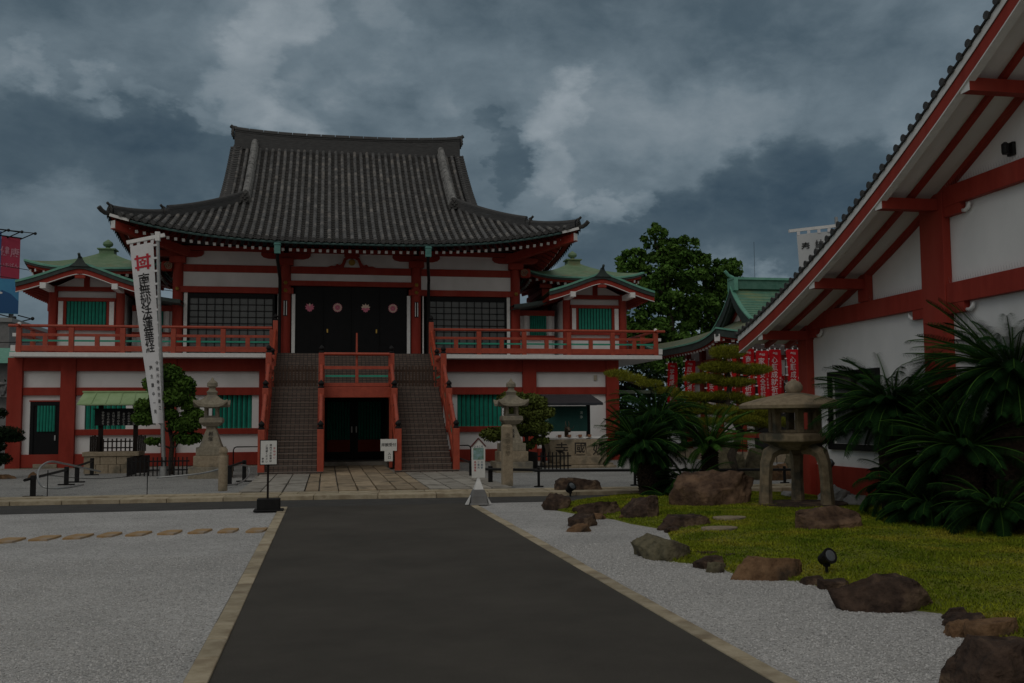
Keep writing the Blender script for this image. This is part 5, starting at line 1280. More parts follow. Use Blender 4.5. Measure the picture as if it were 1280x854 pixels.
def rocks():
    def R_(x, y, w, h, mat, seed, label, dep=None, **k):
        # w and h: the full width and the height above the ground
        dep = dep or w*.8
        return rock((x, y+dep*.42, 0.0), (w*.60, dep*.56, h*1.05), mat, seed, label, **k)
    R_(5.50,21.15,1.05,.38, rock_brown,1,'low dark rock at the far left tip of the lawn, beside the tilted spotlight',.7)
    R_(4.07,17.45,.54,.31, rock_brown,2,'squarish dark rock at the left corner of the lawn, by the asphalt road')
    R_(4.45,16.1,.80,.30, rock_brown,3,'flat topped dark rock second along the lawn edge from the road',.6)
    R_(4.97,15.3,.66,.42, rock_brown,104,'upright rounded brown rock at the lawn edge in front of the big boulder',.5, flat=.8)
    R_(3.83,14.72,.52,.23, rock_brown,5,'dark rock lying alone in the pale gravel off the lawn edge',.4)
    R_(3.59,14.0,.42,.14, rock_tan,6,'small pale tan rock in the gravel in front of the lone dark rock',.3)
    R_(5.10,13.85,.90,.24, rock_brown,7,'long low brown rock at the inner bend of the lawn edge',.5)
    R_(3.84,10.98,.66,.31, rock_olive,8,'greenish brown sloping rock where the lawn edge juts into the gravel',.75)
    R_(4.30,10.95,.42,.12, rock_brown,9,'thin dark rock tucked between the sloping rock and the lawn',.35)
    R_(4.10,10.28,.36,.15, rock_brown,10,'small dark rock left of the long flat tan rock',.3)
    R_(4.40,9.38,.86,.30, rock_tan,11,'long flat topped tan rock beside the round garden spotlight',.42, flat=.62, rough=.6)
    R_(6.80,16.6,1.66,.88, rock_big,212,'big reddish brown boulder in the middle of the lawn',1.1, flat=.85, sub=5, group=None)
    R_(9.45,22.8,.95,.90, rock_olive,13,'yellowish lichened boulder standing behind the big boulder',.7, flat=.98, group=None)
    R_(6.88,12.72,1.24,.50, rock_big,114,'blocky brown rock in front of the low wide stone lantern',.6, flat=.7, group=None)
    R_(4.66,7.66,.92,.37, rock_brown,15,'broad dark rock at the near lawn edge, right of the spotlight',.45, flat=.7)
    R_(4.70,8.75,.40,.10, rock_brown,16,'flat dark rock sunk between the spotlight and the broad dark rock',.3)
    R_(4.85,6.95,.36,.12, rock_brown,17,'low dark rock between the broad dark rock and the squared tan stone',.3)
    R_(4.74,6.48,.44,.22, rock_tan,18,'squared tan stone at the right border of the photo behind the nearest rock',.3, flat=.6, rough=.4)
    R_(3.90,5.15,.74,.34, rock_brown,19,'nearest dark rock in the bottom right corner',.55, flat=.8, sub=5)
    R_(4.35,15.72,.24,.12, rock_tan,20,'small tan stone wedged between two dark rocks at the lawn corner',.2)
    R_(4.72,15.6,.22,.13, rock_tan,21,'small tan stone left of the upright rounded brown rock',.2)
    for i, (x,y,w,h,l) in enumerate(((9.35,17.2,.80,.42,'pale grey craggy rock nearest the red base of the right building'),(9.3,16.3,.6,.30,'pale grey craggy rock half under the cycad fronds'),(8.9,18.1,.5,.2,'small pale rock beside the leg of the low wide lantern'))): R_(x,y,w,h,rock_pale,30+i,l,.5, rough=1.6, group='pale rocks by the right building')
    for i, (x, y, w, h, mt) in enumerate(((4.50,10.75,.22,.10,rock_brown),(4.02,9.98,.26,.12,rock_olive),(4.28,9.75,.22,.10,rock_tan),(4.62,9.05,.24,.09,rock_brown),(4.78,8.35,.26,.11,rock_brown),(4.98,7.28,.28,.10,rock_brown),(4.62,6.72,.30,.12,rock_tan),(4.35,5.95,.26,.12,rock_brown),(4.85,13.6,.24,.12,rock_brown),(4.30,16.85,.24,.13,rock_brown))):
        R_(x, y, w, h, mt, 80+i, 'small low edging stone in the chain between larger rocks along the lawn border', .22, group='small edging stones along the lawn border')
    # flat stones set in the lawn
    for i, (x,y,l) in enumerate(((6.0,14.4,'flat pale stepping stone sunk in the lawn in front of the boulder'),(5.35,13.2,'flat stone barely showing in the lawn near the inner bend'))):
        b = MB().prism([(x+.26*math.cos(t)*(1+.1*math.sin(3*t)), y+.2*math.sin(t)) for t in np.linspace(0,2*math.pi,11)[:-1]], 'z', .02, lz(x,y)+.03); tag(b.build('stepping_stone', granite, bevel=.01), l, 'stepping stone', 'flat stones in the lawn')
    # stacked boulders behind the pine
    spec = [(9.55,24.0,.7,.62),(10.2,24.3,.75,.95),(10.95,24.3,.8,.80),(11.6,24.2,.7,.55),(10.5,24.9,.8,1.05),(9.9,23.8,.5,.35),(11.2,23.9,.6,.42),(12.2,24.5,.8,.75)]
    ll = ['leftmost boulder of the pile under the pine','tall boulder second from the left in the pile under the pine','broad boulder in the middle of the pile under the pine','low boulder right of the middle of the pile, behind the lantern','tallest boulder at the back of the pile under the pine','small boulder at the foot of the pile, on its left','small boulder at the foot of the pile, right of the middle','boulder at the far right end of the pile, beside the red corner post']
    for i, (x,y,w,h) in enumerate(spec): R_(x,y,w,h, rock_olive if i%3 else rock_tan, 50+i, ll[i], .6, flat=.95, group='boulder pile under the pine', rough=1.3)
rocks()

def spotlight(x, y, z, yaw, tilt, label, s=1.0):
    t = thing('garden_spotlight', (x, y, z), label, 'spotlight', 'black garden spotlights')
    MB().tube([(x,y,min(z-.05,0)),(x,y,z+.13*s)], .018*s, 8).box(x-.03*s,y-.03*s,z+.10*s,x+.03*s,y+.03*s,z+.15*s).build('stake', black_metal, t)
    h = MB(); h.lathe((0,0,0), [(.03,-.10),(.055,-.08),(.065,-.02),(.085,.05),(.088,.07),(.078,.071)], 16)
    g = MB(); g.lathe((0,0,0), [(.076,.062),(.06,.072),(.001,.076)], 16)
    d = Vector((math.cos(yaw)*math.cos(tilt), math.sin(yaw)*math.cos(tilt), math.sin(tilt))); Q = d.to_track_quat('Z','Y')
    for b, nm, mt in ((h,'lamp_head',black_metal),(g,'lens',M('lamp_lens',(.10,.115,.13),rough=.1))):
        b.v = [tuple(Q @ (Vector(v)*s*1.05)+Vector((x,y,z+.20*s))) for v in b.v]; b.build(nm, mt, t, smooth='auto')
spotlight(4.90,9.35,.04,rad(-75),rad(25),'round black garden spotlight on a stake beside the long tan rock', .88)
spotlight(5.02,20.5,-.04,rad(-62),rad(38),'tilted black garden spotlight on the far left rocks of the lawn', 1.1)
spotlight(9.66,18.45,.58,rad(215),rad(15),'left one of two small spotlights in front of the red building base',.75)
spotlight(9.66,18.12,.58,rad(215),rad(15),'right one of two small spotlights in front of the red building base',.75)

def low_lantern():
    x, y = 8.15, 16.55
    t = thing('snow_viewing_lantern', (x, y, .05), 'low wide granite garden lantern with umbrella roof on curved legs', 'stone lantern')
    for k in range(3):
        a = rad(62+120*k); c, s = math.cos(a), math.sin(a)
        P = [(x+c*r_, y+s*r_, z) for r_, z in ((.16,1.08),(.36,1.07),(.50,.99),(.56,.82),(.585,.5),(.60,.08))]
        b = MB(); b.tube(P, [.12,.125,.125,.11,.105,.12], 6); b.build('leg', granite_old, t, smooth='auto')
        MB().lathe((x+c*.63,y+s*.63,.02), [(.19,0),(.18,.06),(.12,.07)], 8).build('foot_stone', granite_old, t)
    MB().prism([(x+.95*math.cos(q)*(1+.06*math.sin(3*q)), y+.7*math.sin(q)) for q in np.linspace(0,2*math.pi,15)[:-1]], 'z', .02, .12).build('base_slab', rock_brown, t, bevel=.02)
    p = MB(); p.lathe((x,y,0), [(.34,1.05),(.50,1.14),(.66,1.20),(.67,1.32),(.60,1.345)], 6, 0, rad(15)); p.build('platform', granite_old, t, bevel=.02)
    f = MB()
    for k in range(6):
        a = rad(15+60*k); f.bar((x+.40*math.cos(a),y+.40*math.sin(a),1.345),(x+.40*math.cos(a),y+.40*math.sin(a),1.78),.12,.12)
    f.lathe((x,y,0), [(.44,1.70),(.44,1.79)], 6, 0, rad(15)); f.lathe((x,y,0), [(.43,1.346),(.43,1.40)], 6, 0, rad(15)); f.build('fire_box', granite_old, t, bevel=.01)
    r_ = MB(); r_.lathe((x,y,0), [(.45,1.77),(.90,1.765),(.95,1.775),(.965,1.83),(.90,1.87),(.60,1.955),(.30,2.02),(.14,2.05)], 48); 
    r_.build('umbrella_roof', M('lantern_roof_stone', (.22,.17,.105), (.35,.28,.185), 10, .9, .5, 60, c3=(.12,.10,.07), s3=2.5), t, smooth='auto')
    j = MB(); j.lathe((x,y,0), [(.09,2.05),(.12,2.06),(.155,2.11),(.155,2.17),(.12,2.23),(.06,2.265),(.01,2.29)], 18); j.build('jewel', granite, t, smooth='auto')
low_lantern()

# ------------------------------------------------------------------ cycads
def frond(mb, base, az, el, L_, bend, m=0, n=50, wl=.17):
    c, s = math.cos(az), math.sin(az); P = []; p = Vector(base); th = el; k = 14
    for i in range(k+1):
        P.append(p.copy()); p = p+Vector((c*math.cos(th), s*math.cos(th), math.sin(th)))*L_/k; th -= bend/k*(0.5+1.2*i/k)
    mb.tube(P, [.014*(1-.75*i/k) for i in range(k+1)], 4, 1, caps=False)
    sd = Vector((-s, c, 0)); tw = random.uniform(-.35,.35)
    V = []
    for j in range(n):
        t = .12+.88*j/(n-1); f = t*k; i = min(k-1, int(f)); q = P[i].lerp(P[i+1], f-i); d = (P[min(i+1,k)]-P[i]).normalized(); up = sd.cross(d).normalized()
        if up.z < 0 and th > 0: up = -up
        ln = wl*(math.sin(math.pi*(.12+.82*t)))**.45*random.uniform(.9,1.08); w = .0062
        for sg in (-1, 1):
            dr = (sd*sg*.78+d*.62+up*(.38+tw*sg)).normalized(); tip = q+dr*ln-Vector((0,0,.02))
            V += [q-d*w, q+dr*ln*.5-d*w*.8+Vector((0,0,.008)), tip, q+dr*ln*.5+d*w*.9, q+d*w]
    b = len(mb.v); nq = len(V)//5
    mb.v += [tuple(v) for v in V]; mb.f += [tuple(b+5*i+j for j in range(5)) for i in range(nq)]; mb.m += [m]*nq
def cycad(base, crown, r_, L_, nf, label, trunk=True, el0=(-.15,1.25), mats=None, bend=(.6,1.5), spread=(0,2*math.pi), wl=.17):
    t = thing('cycad', base, label, 'cycad', 'cycads in the garden'); B, C = Vector(base), Vector(crown)
    if trunk:
        k = MB(); n = 12; pts = [B.lerp(C, i/n)-Vector((0,0,.06 if i == 0 else 0)) for i in range(n+1)]
        k.tube(pts, [r_*(1.05+.12*math.sin(i*1.3)) for i in range(n+1)], 14)
        # overlapping old leaf bases
        h = (C-B).length
        for row in range(int(h/.055)):
            for q in range(13):
                a = 2*math.pi*(q+.5*(row%2))/13; o = B.lerp(C, row*.055/h); d = Vector((math.cos(a), math.sin(a), 0)); s_ = Vector((-d.y, d.x, 0))
                p = o+d*r_*.97; k.add([p-s_*.045, p+s_*.045, p+d*.055+Vector((0,0,.055))+s_*.025, p+d*.055+Vector((0,0,.055))-s_*.025, p+d*.02+Vector((0,0,.075))], [(0,1,2,3),(3,2,4),(0,3,4),(1,4,2)])
        k.build('trunk', M('cycad_trunk', (.022,.014,.009), (.06,.038,.024), 12, .95, .6, 40), t, fix=False)  # trunk brown darkened to carry the shade beneath the fronds
    f = MB(); ga = 2.39996
    for i in range(nf):
        q = (i+.5)/nf; el = el0[1]+(el0[0]-el0[1])*q**.85+random.uniform(-.1,.1)
        az = (i*ga) % (2*math.pi) if spread == (0,2*math.pi) else random.uniform(*spread)
        frond(f, C+Vector((math.cos(az),math.sin(az),0))*r_*.5, az, el, L_*random.uniform(.82,1.08), random.uniform(*bend), 0, wl=wl)
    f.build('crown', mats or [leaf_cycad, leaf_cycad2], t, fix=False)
    return t
random.seed(5)
CB = [leaf_cycad2, leaf_cycad2]
cycad((6.42,19.5,.05),(6.24,19.5,1.08),.17,.92,100,'cycad with a short scaly trunk at the left end of the lawn, in front', el0=(-.2,1.25), bend=(.4,1.2))
cycad((6.98,20.4,.05),(6.9,20.4,1.60),.16,1.15,84,'taller cycad rising behind the short trunked one, left of the pine')
cycad((8.15,20.6,.05),(8.15,20.6,1.0),.15,1.15,56,'cycad with long pale arching fronds behind the big boulder', mats=[leaf_cycad2, leaf_cycad2], el0=(.05,1.4), bend=(.4,1.2))
cycad((7.25,19.5,.05),(7.25,19.5,.28),.14,.95,40,'low trunkless cycad between the boulder and the left cycads', el0=(.0,1.1))
cycad((6.55,19.0,.05),(6.55,19.0,.12),.1,.5,14,'small cycad shoot at the foot of the left scaly trunk', el0=(.0,.7), trunk=False)
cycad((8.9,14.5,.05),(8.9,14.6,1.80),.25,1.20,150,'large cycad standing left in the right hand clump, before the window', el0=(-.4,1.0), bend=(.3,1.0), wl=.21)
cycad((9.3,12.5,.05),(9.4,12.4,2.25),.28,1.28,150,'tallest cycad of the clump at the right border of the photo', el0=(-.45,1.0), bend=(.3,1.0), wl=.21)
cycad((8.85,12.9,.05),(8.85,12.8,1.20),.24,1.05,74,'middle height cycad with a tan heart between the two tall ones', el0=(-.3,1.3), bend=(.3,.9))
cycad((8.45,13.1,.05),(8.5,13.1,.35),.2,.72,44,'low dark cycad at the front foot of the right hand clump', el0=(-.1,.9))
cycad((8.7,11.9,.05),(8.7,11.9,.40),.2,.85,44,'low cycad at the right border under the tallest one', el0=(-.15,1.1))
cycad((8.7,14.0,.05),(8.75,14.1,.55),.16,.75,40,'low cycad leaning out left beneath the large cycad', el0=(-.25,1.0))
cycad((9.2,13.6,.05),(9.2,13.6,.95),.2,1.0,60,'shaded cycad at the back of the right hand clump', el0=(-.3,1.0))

# ------------------------------------------------------------------ cloud pruned pine
def pine():
    base = Vector((9.75,22.9,.05)); t = thing('niwaki_pine', base, 'cloud pruned garden pine with flat yellow green pads behind the cycads', 'pine')
    k = MB(); T = [base, Vector((9.6,22.9,.7)), Vector((9.9,22.95,1.25)), Vector((9.55,22.95,1.9)), Vector((9.65,22.95,2.5)), Vector((9.53,23,3.05))]
    k.tube(T, [.13,.11,.095,.08,.06,.035], 8)
    pads = [(9.52,3.16,.46,.20),(9.48,2.82,.58,.17),(10.22,2.76,.50,.15),(9.05,2.56,.52,.14),(9.75,2.46,.56,.13),(8.85,2.10,.52,.13),(9.55,2.12,.56,.14),(10.25,2.0,.5,.13),(9.35,1.78,.6,.14),(10.6,1.48,.66,.14),(10.35,1.72,.5,.13),(8.7,1.85,.5,.13),(9.0,1.52,.45,.1),(9.85,1.55,.5,.12),(8.5,1.75,.42,.1),(10.1,1.72,.35,.09)]
    cr = MB()
    for x, z, r_, h in pads:
        y = 22.95+RN.uniform(-.25,.25); i = min(range(len(T)), key=lambda q: abs(T[q].z-(z-.12))); limb(k, T[i], (x,y,z-.06), .035, .015, .03)
        tuft_cloud(cr, (x,y,z), (r_,r_*.8,h), int(3200*r_*r_/.2), .085, .007)
    # long branch reaching out to the left
    B = [(9.6,23,2.0),(8.8,23.3,2.1),(8.2,23.6,2.22),(7.7,23.8,2.42),(7.15,24,2.62)]; k.tube(B, [.06,.05,.04,.03,.02], 6)
    for x, y, z, r_ in ((7.12,24,2.72,.34),(7.45,23.9,2.60,.36),(7.85,23.7,2.46,.36),(8.25,23.6,2.28,.36),(8.6,23.4,2.16,.34)): tuft_cloud(cr, (x,y,z), (r_,.3,.11), 1300, .075, .006)
    k.build('trunk', bark, t, smooth=True); cr.build('crown', leaf_pine, t, fix=False)
pine()

# ------------------------------------------------------------------ white gabled building on the right
def right_building():
    X = 9.9; yF = 19.5; yR = 8.6; ztop = 8.65
    t = thing('gabled_building', (12, 12, 0), 'white walled building with red timbers and a grey tiled gable roof, at the right', 'building')
    def rz(y): d = (20.25-abs(y-yR)-yR)/12.5; d = max(0,d); return 3.31+ (3.2*d + 2.9*d*d) if y >= yR else rz(2*yR-y)   # top of the verge
    # gable wall
    ys = np.linspace(yF, -2.0, 40); w = MB()
    win = (16.75, 18.45, 1.10, 2.42)
    def wz(y): return rz(y)-.11
    def strip(y0, y1, z0, z1f):
        n = max(1, int(abs(y1-y0)/.4)); q = np.linspace(y0, y1, n+1)
        for a, b in zip(q[:-1], q[1:]):
            za, zb = (z1f(a), z1f(b)) if callable(z1f) else (z1f, z1f)
            w.add([(X,a,z0),(X,b,z0),(X,b,zb),(X,a,za),(X+.25,a,z0),(X+.25,b,z0),(X+.25,b,zb),(X+.25,a,za)], [(0,1,2,3),(7,6,5,4),(0,4,5,1),(3,2,6,7),(0,3,7,4),(1,5,6,2)])
    strip(win[1], yF, 0, wz); strip(win[0], win[1], win[3], wz); strip(win[0], win[1], 0, win[2]); strip(-2, win[0], 0, wz)
    w.box(X+.25, yF-.25, 0, 26, yF, 3.5); w.build('wall', white, t)
    # red base, posts and beams, standing proud of the wall
    MB().box(X-.03,-2,0,X-.001,yF-.36,.66).box(X-.03,yF-.001,0,26,yF+.03,.66).build('red_base', red2, t)
    def post(y0, y1, z0, z1, nm='wall_post', d=.14): MB().box(X-d, y0, z0, X-.002, y1, z1).build(nm, red, t, bevel=.008)
    MB().box(X-.16,yF-.34,0,X+.3,yF+.04,3.62).build('corner_post', red, t, bevel=.01)
    post(14.42, 15.06, 0, wz(14.6)+.0); post(16.80, 17.10, 3.745, wz(16.95)+.0); post(9.2, 9.8, 0, wz(9.4)); post(3.8, 4.4, 0, 6)
    for a, b in ((yF-.36,15.062),(14.418,9.802),(9.198,4.402)):
        MB().box(X-.12,b,3.41,X-.003,a,3.74).build('wall_beam', red, t, bevel=.008)
    MB().box(X-.12,9.802,4.98,X-.003,14.418,5.30).build('wall_beam', red, t, bevel=.008)
    # corbels with white carved ends
    def corbel(y0, y1, z, out):
        o = MB().box(X-.11,min(y0,y1),z-.16,X-.004,max(y0,y1),z-.001).build('corbel', red, t); s = 1 if y1 > y0 else -1
        b = MB(); b.tube([(X-.06,y1,z-.13),(X-.06,y1+s*.08,z-.14),(X-.06,y1+s*.15,z-.10),(X-.06,y1+s*.18,z-.03)], [.03,.035,.035,.02], 8); b.build('carved_end', white_paint, o, smooth=True)
    corbel(15.06,15.40,3.41,1); corbel(14.42,14.0,3.41,1); corbel(14.42,14.0,4.98,1); corbel(yF-.34,18.85,3.41,1)
    # window
    f = MB(); y0, y1, z0, z1 = win
    f.box(X-.05,y0-.09,z0-.10,X+.02,y0,z1+.09); f.box(X-.05,y1,z0-.10,X+.02,y1+.09,z1+.09); f.box(X-.05,y0,z1,X+.02,y1,z1+.09); f.box(X-.07,y0-.09,z0-.12,X+.02,y1+.09,z0)
    f.box(X-.03,(y0+y1)/2-.05,z0,X+.02,(y0+y1)/2+.05,z1); o = f.build('window', black_metal, t)
    MB().box(X+.06,y0,z0,X+.07,y1,z1).build('pane', glass, o)
    # verge: white board, red barge board, pale lower lip, then the soffit with red rafters back to the wall
    q = np.linspace(20.25, yR, 28); XV = 8.72
    def run(x0, x1, z0, z1, nm, mt, par=t, ys_=q):
        b = MB()
        for a, c in zip(ys_[:-1], ys_[1:]):
            for ya, yb in ((a, c), (2*yR-c, 2*yR-a)):
                A, B = rz(ya), rz(yb); b.add([(x0,ya,A+z0),(x1,ya,A+z0),(x1,yb,B+z0),(x0,yb,B+z0),(x0,ya,A+z1),(x1,ya,A+z1),(x1,yb,B+z1),(x0,yb,B+z1)], [(0,3,2,1),(4,5,6,7),(0,1,5,4),(2,3,7,6),(1,2,6,5),(0,4,7,3)])
        return b.build(nm, mt, par)
    rf = run(XV-.0, 26, -.065, -.02, 'roof', tile_pan)
    run(XV-.01, XV+.10, -.062, .06, 'white_verge_board', white_paint, rf); run(XV+.01, XV+.12, -.275, -.064, 'barge_board', red, rf); run(XV+.008, XV+.14, -.298, -.277, 'verge_lip', white_paint, rf)
    run(XV+.12, X-.0, -.10, -.07, 'soffit', white, rf)
    run(XV+.60, XV+.69, -.185, -.102, 'verge_rafter', red, rf); run(X-.10, X-.005, -.20, -.102, 'wall_rafter', red, rf)
    for y in (19.22, 16.95, 14.62, 12.3, 10.0):
        z = rz(y)-.29
        MB().box(XV+.05,y-.09,z-.09,X+.1,y+.09,z+.095).build('purlin', red, rf); MB().box(XV+.035,y-.092,z-.092,XV+.049,y+.092,z+.097).build('purlin_end', white_paint, rf)
    # tiles: verge rolls seen on edge and cover rows running down the slope
    v = MB(); yy = 20.28
    k = 0
    while yy > yR:
        d = .212; z = rz(yy)
        v.tube([(XV-.045,yy,z+.10),(XV+.42,yy,z+.10)], .052, 8, 0); v.tube([(XV-.06,yy,z+.10),(XV-.046,yy,z+.10)], .060, 10, 1)
        yy -= d*math.cos(math.atan(.42))*1.05
    v.build('verge_tiles', [tile_ridge, oni_mat], rf, smooth='auto'); run(XV-.035, XV+.42, .062, .095, 'verge_course', tile_pan, rf)
    cr = MB()
    for i in range(26):
        x = XV+.62+.30*i
        for a, c in zip(q[:-1:3], q[3::3]): cr.tube([(x,a,rz(a)+.0),(x,c,rz(c)+.0)], .075, 6, 0, False)
    cr.build('cover_tiles', tile_round, rf, smooth=True)
    MB().box(XV-.05,yR-.2,rz(yR)-.1,26,yR+.2,rz(yR)+.55).build('ridge', tile_ridge, rf, bevel=.05)
    # bird spikes on the beams
    s = MB()
    for a, b, z in ((18.9,17.12,3.74),(16.78,15.1,3.74),(14.4,12.0,5.30),(14.4,12.0,3.74)):
        n = int((a-b)/.06)
        for i in range(n): y = b+.06*i; s.add([(X-.10,y,z),(X-.10,y+.006,z),(X-.13,y+.003,z+.12)], [(0,1,2)]); s.add([(X-.06,y+.03,z),(X-.06,y+.036,z),(X-.04,y+.033,z+.12)], [(0,1,2)])
    s.build('bird_spikes', steel, t, fix=False)
    l = thing('wall_lamp', (X-.12,12.85,5.52), 'small dark wall lamp high in the white gable of the right building', 'wall lamp')
    MB().box(X-.06,12.78,5.42,X-.003,12.92,5.62).build('bracket', black_metal, l, bevel=.01); b = MB(); b.lathe((X-.13,12.85,5.44), [(.045,0),(.055,.03),(.055,.15),(.02,.18)], 12); b.build('lamp_head', black_metal, l, smooth='auto')
right_building()

# ------------------------------------------------------------------ shrine with a copper roof, behind
def shrine():
    t = thing('copper_roofed_shrine', (18, 35.5, 0), 'small red shrine hall with a green copper roof behind the right building', 'shrine hall')
    x0, x1, y0, y1 = 13.4, 27.0, 33.0, 41.0; cy = 37.0; z0 = 4.42
    MB().box(x0+1.5,y0+1.5,.4,x1-1,y1-1.5,4.4).build('wall', white, t)
    MB().box(x0+.9,y0+.9,0,x1,y1-.9,.4).build('stone_base', granite, t)
    for i in range(5):
        x = x0+1.5+2.4*i; MB().box(x-.14,y0+1.32,.4,x+.14,y0+1.6,4.3).build('post', red2, t)
        if i < 4: MB().box(x+.5,y0+1.40,.4,x+1.9,y0+1.49,2.9).build('dark_doorway', dark_void, t)
    for i in range(1, 4): MB().box(x0+1.32,y0+1.5+1.66*i,.4,x0+1.6,y0+1.78+1.66*i,4.3).build('post', red2, t)
    for z in (3.0, 3.75, .9): MB().box(x0+1.36,y0+1.36,z,x1,y0+1.498,z+.18).box(x0+1.36,y0+1.5,z,x0+1.498,y1-1.5,z+.18).build('beam', red, t)
    # hipped skirt
    D_ = 2.9
    def sk(side, u, s, dz=0):
        h = .72*s+.42*s*s
        if side == 0: a, b = x0+s*D_, x1; x, y = a+(b-a)*u, y0+s*D_; f = (1-u)**5
        else: a, b = y0+s*D_, y1-s*D_; x, y = x0+s*D_, a+(b-a)*u; f = max(0, 1-2*u)**4+max(0, 2*u-1)**4
        return (x, y, z0+h*1.0+.36*f*(1-s)**2+dz)
    uu = np.concatenate([np.linspace(0,.5,24), np.linspace(.52,1,12)]); ss = np.linspace(0,1,9)
    g = MB()
    for sd in (0,1): g.grid(lambda u, s: sk(sd,u,s), uu, ss)
    rf = g.build('roof', M('olive_copper', (.125,.15,.085), (.20,.22,.13), 3, .65, .05, 20, c3=(.12,.17,.12), s3=.9), t, fix=False)
    e = MB()
    for sd in (0,1):
        for a, b in zip(uu[:-1], uu[1:]):
            for (s0,s1,za,zb,mi) in ((-.015,.02,-.03,.03,0),(.0,.04,-.28,-.032,1),(.02,.06,-.34,-.282,2)):
                A = [sk(sd,a,s0,za),sk(sd,b,s0,za),sk(sd,b,s1,za),sk(sd,a,s1,za),sk(sd,a,s0,zb),sk(sd,b,s0,zb),sk(sd,b,s1,zb),sk(sd,a,s1,zb)]
                e.add(A, [(0,3,2,1),(4,5,6,7),(0,1,5,4),(2,3,7,6),(1,2,6,5),(0,4,7,3)], mi)
        e.grid(lambda u, s: sk(sd,u,s,-.22), uu, (.03,.55), 2)
    e.build('eave', [copper_edge, copper_dark, red2], rf, fix=False)
    r_ = MB()
    for i in range(26):
        u = .012+i*.0275; A, B = Vector(sk(0,u,.05,-.36)), Vector(sk(0,u+.004,.5,-.33)); r_.bar(A,B,.10,.11,0); d = (A-B).normalized(); r_.bar(A+d*.001,A+d*.014,.12,.13,1)
    for i in range(24):
        u = .03+i*.04; A, B = Vector(sk(1,u,.05,-.36)), Vector(sk(1,u,.5,-.33)); r_.bar(A,B,.10,.11,0); d = (A-B).normalized(); r_.bar(A+d*.001,A+d*.014,.10,.11,1)
    c_ = Vector(sk(0,0,.02,-.34)); d = Vector((-1,-1,0)).normalized(); r_.bar(c_-d*1.5, c_, .2, .24, 0); r_.bar(c_+d*.002, c_+d*.02, .20, .25, 1)
    r_.build('rafters', [red2, white_paint], rf)
    # upper gable roof, ridge running away to the right
    gx = 16.1; H = 7.12; W2 = 2.55
    def up(u, x, dz=0): a = abs(u); return (x, cy+u*W2, H-.35-2.05*a**.80+.50*max(0,a-.3)**1.6+dz)
    us = np.linspace(-1,1,31); b = MB(); b.grid(lambda u, x: up(u, x), us, (gx-.45, gx+1, gx+4, x1)); 
    ur = b.build('upper_roof', M('copper_sheet_seamed', (.085,.21,.15), (.15,.28,.185), 3, .6, .05, 20, c3=(.24,.30,.15), s3=.9), rf, fix=False)
    tl = MB()
    for k in range(16):
        u = -.06-.058*k; tl.tube([up(u,gx-.3,.01), up(u,x1,.01)], .014, 4, 0, False)
    tl.build('roof_seams', copper_edge, ur)
    e = MB()
    for p, q in zip(us[:-1], us[1:]):
        for (xa,xb,za,zb,mi) in ((gx-.47,gx-.30,-.03,.03,0),(gx-.46,gx-.22,-.38,-.032,1),(gx-.40,gx-.26,-.55,-.382,1)):
            A = [up(p,xa,za),up(q,xa,za),up(q,xb,za),up(p,xb,za),up(p,xa,zb),up(q,xa,zb),up(q,xb,zb),up(p,xb,zb)]; e.add(A, [(0,3,2,1),(4,5,6,7),(0,1,5,4),(2,3,7,6),(1,2,6,5),(0,4,7,3)], mi)
    e.build('barge_board', [copper_edge, copper_dark], ur, fix=False)
    MB().prism([(cy-2.0,5.05),(cy+2.0,5.05),(cy+.7,5.8),(cy,6.3),(cy-.7,5.8)], 'x', gx+.06, gx+.2).build('gable_panel', white, ur)
    MB().box(gx-.02,cy-2.2,5.12,gx+.06,cy+2.2,5.32).box(gx-.02,cy-.12,5.32,gx+.06,cy+.12,6.5).bar((gx+.02,cy-1.3,5.35),(gx+.02,cy-.1,6.1),.10,.12).bar((gx+.02,cy+1.3,5.35),(gx+.02,cy+.1,6.1),.10,.12).build('gable_timber', red, ur)
    rg = MB(); rg.box(gx-.3,cy-.20,H-.42,x1,cy+.20,H-.06,0); rg.box(gx-.45,cy-.27,H-.06,x1,cy+.27,H+.03,1); rg.box(gx-.42,cy-.34,H-.5,gx-.26,cy+.34,H+.02,1); rg.tube([(gx-.3,cy,H+.03),(gx-.5,cy,H+.12),(gx-.66,cy,H+.3)],.07,8,1)
    rg.build('ridge', [M('ridge_copper', (.05,.16,.12), (.09,.22,.17), 5, .6), copper_edge], ur)
    MB().tube([(gx+.6,cy,H),(gx+.6,cy,H+1.5)],.007,5).build('lightning_rod', black_metal, ur)
shrine()
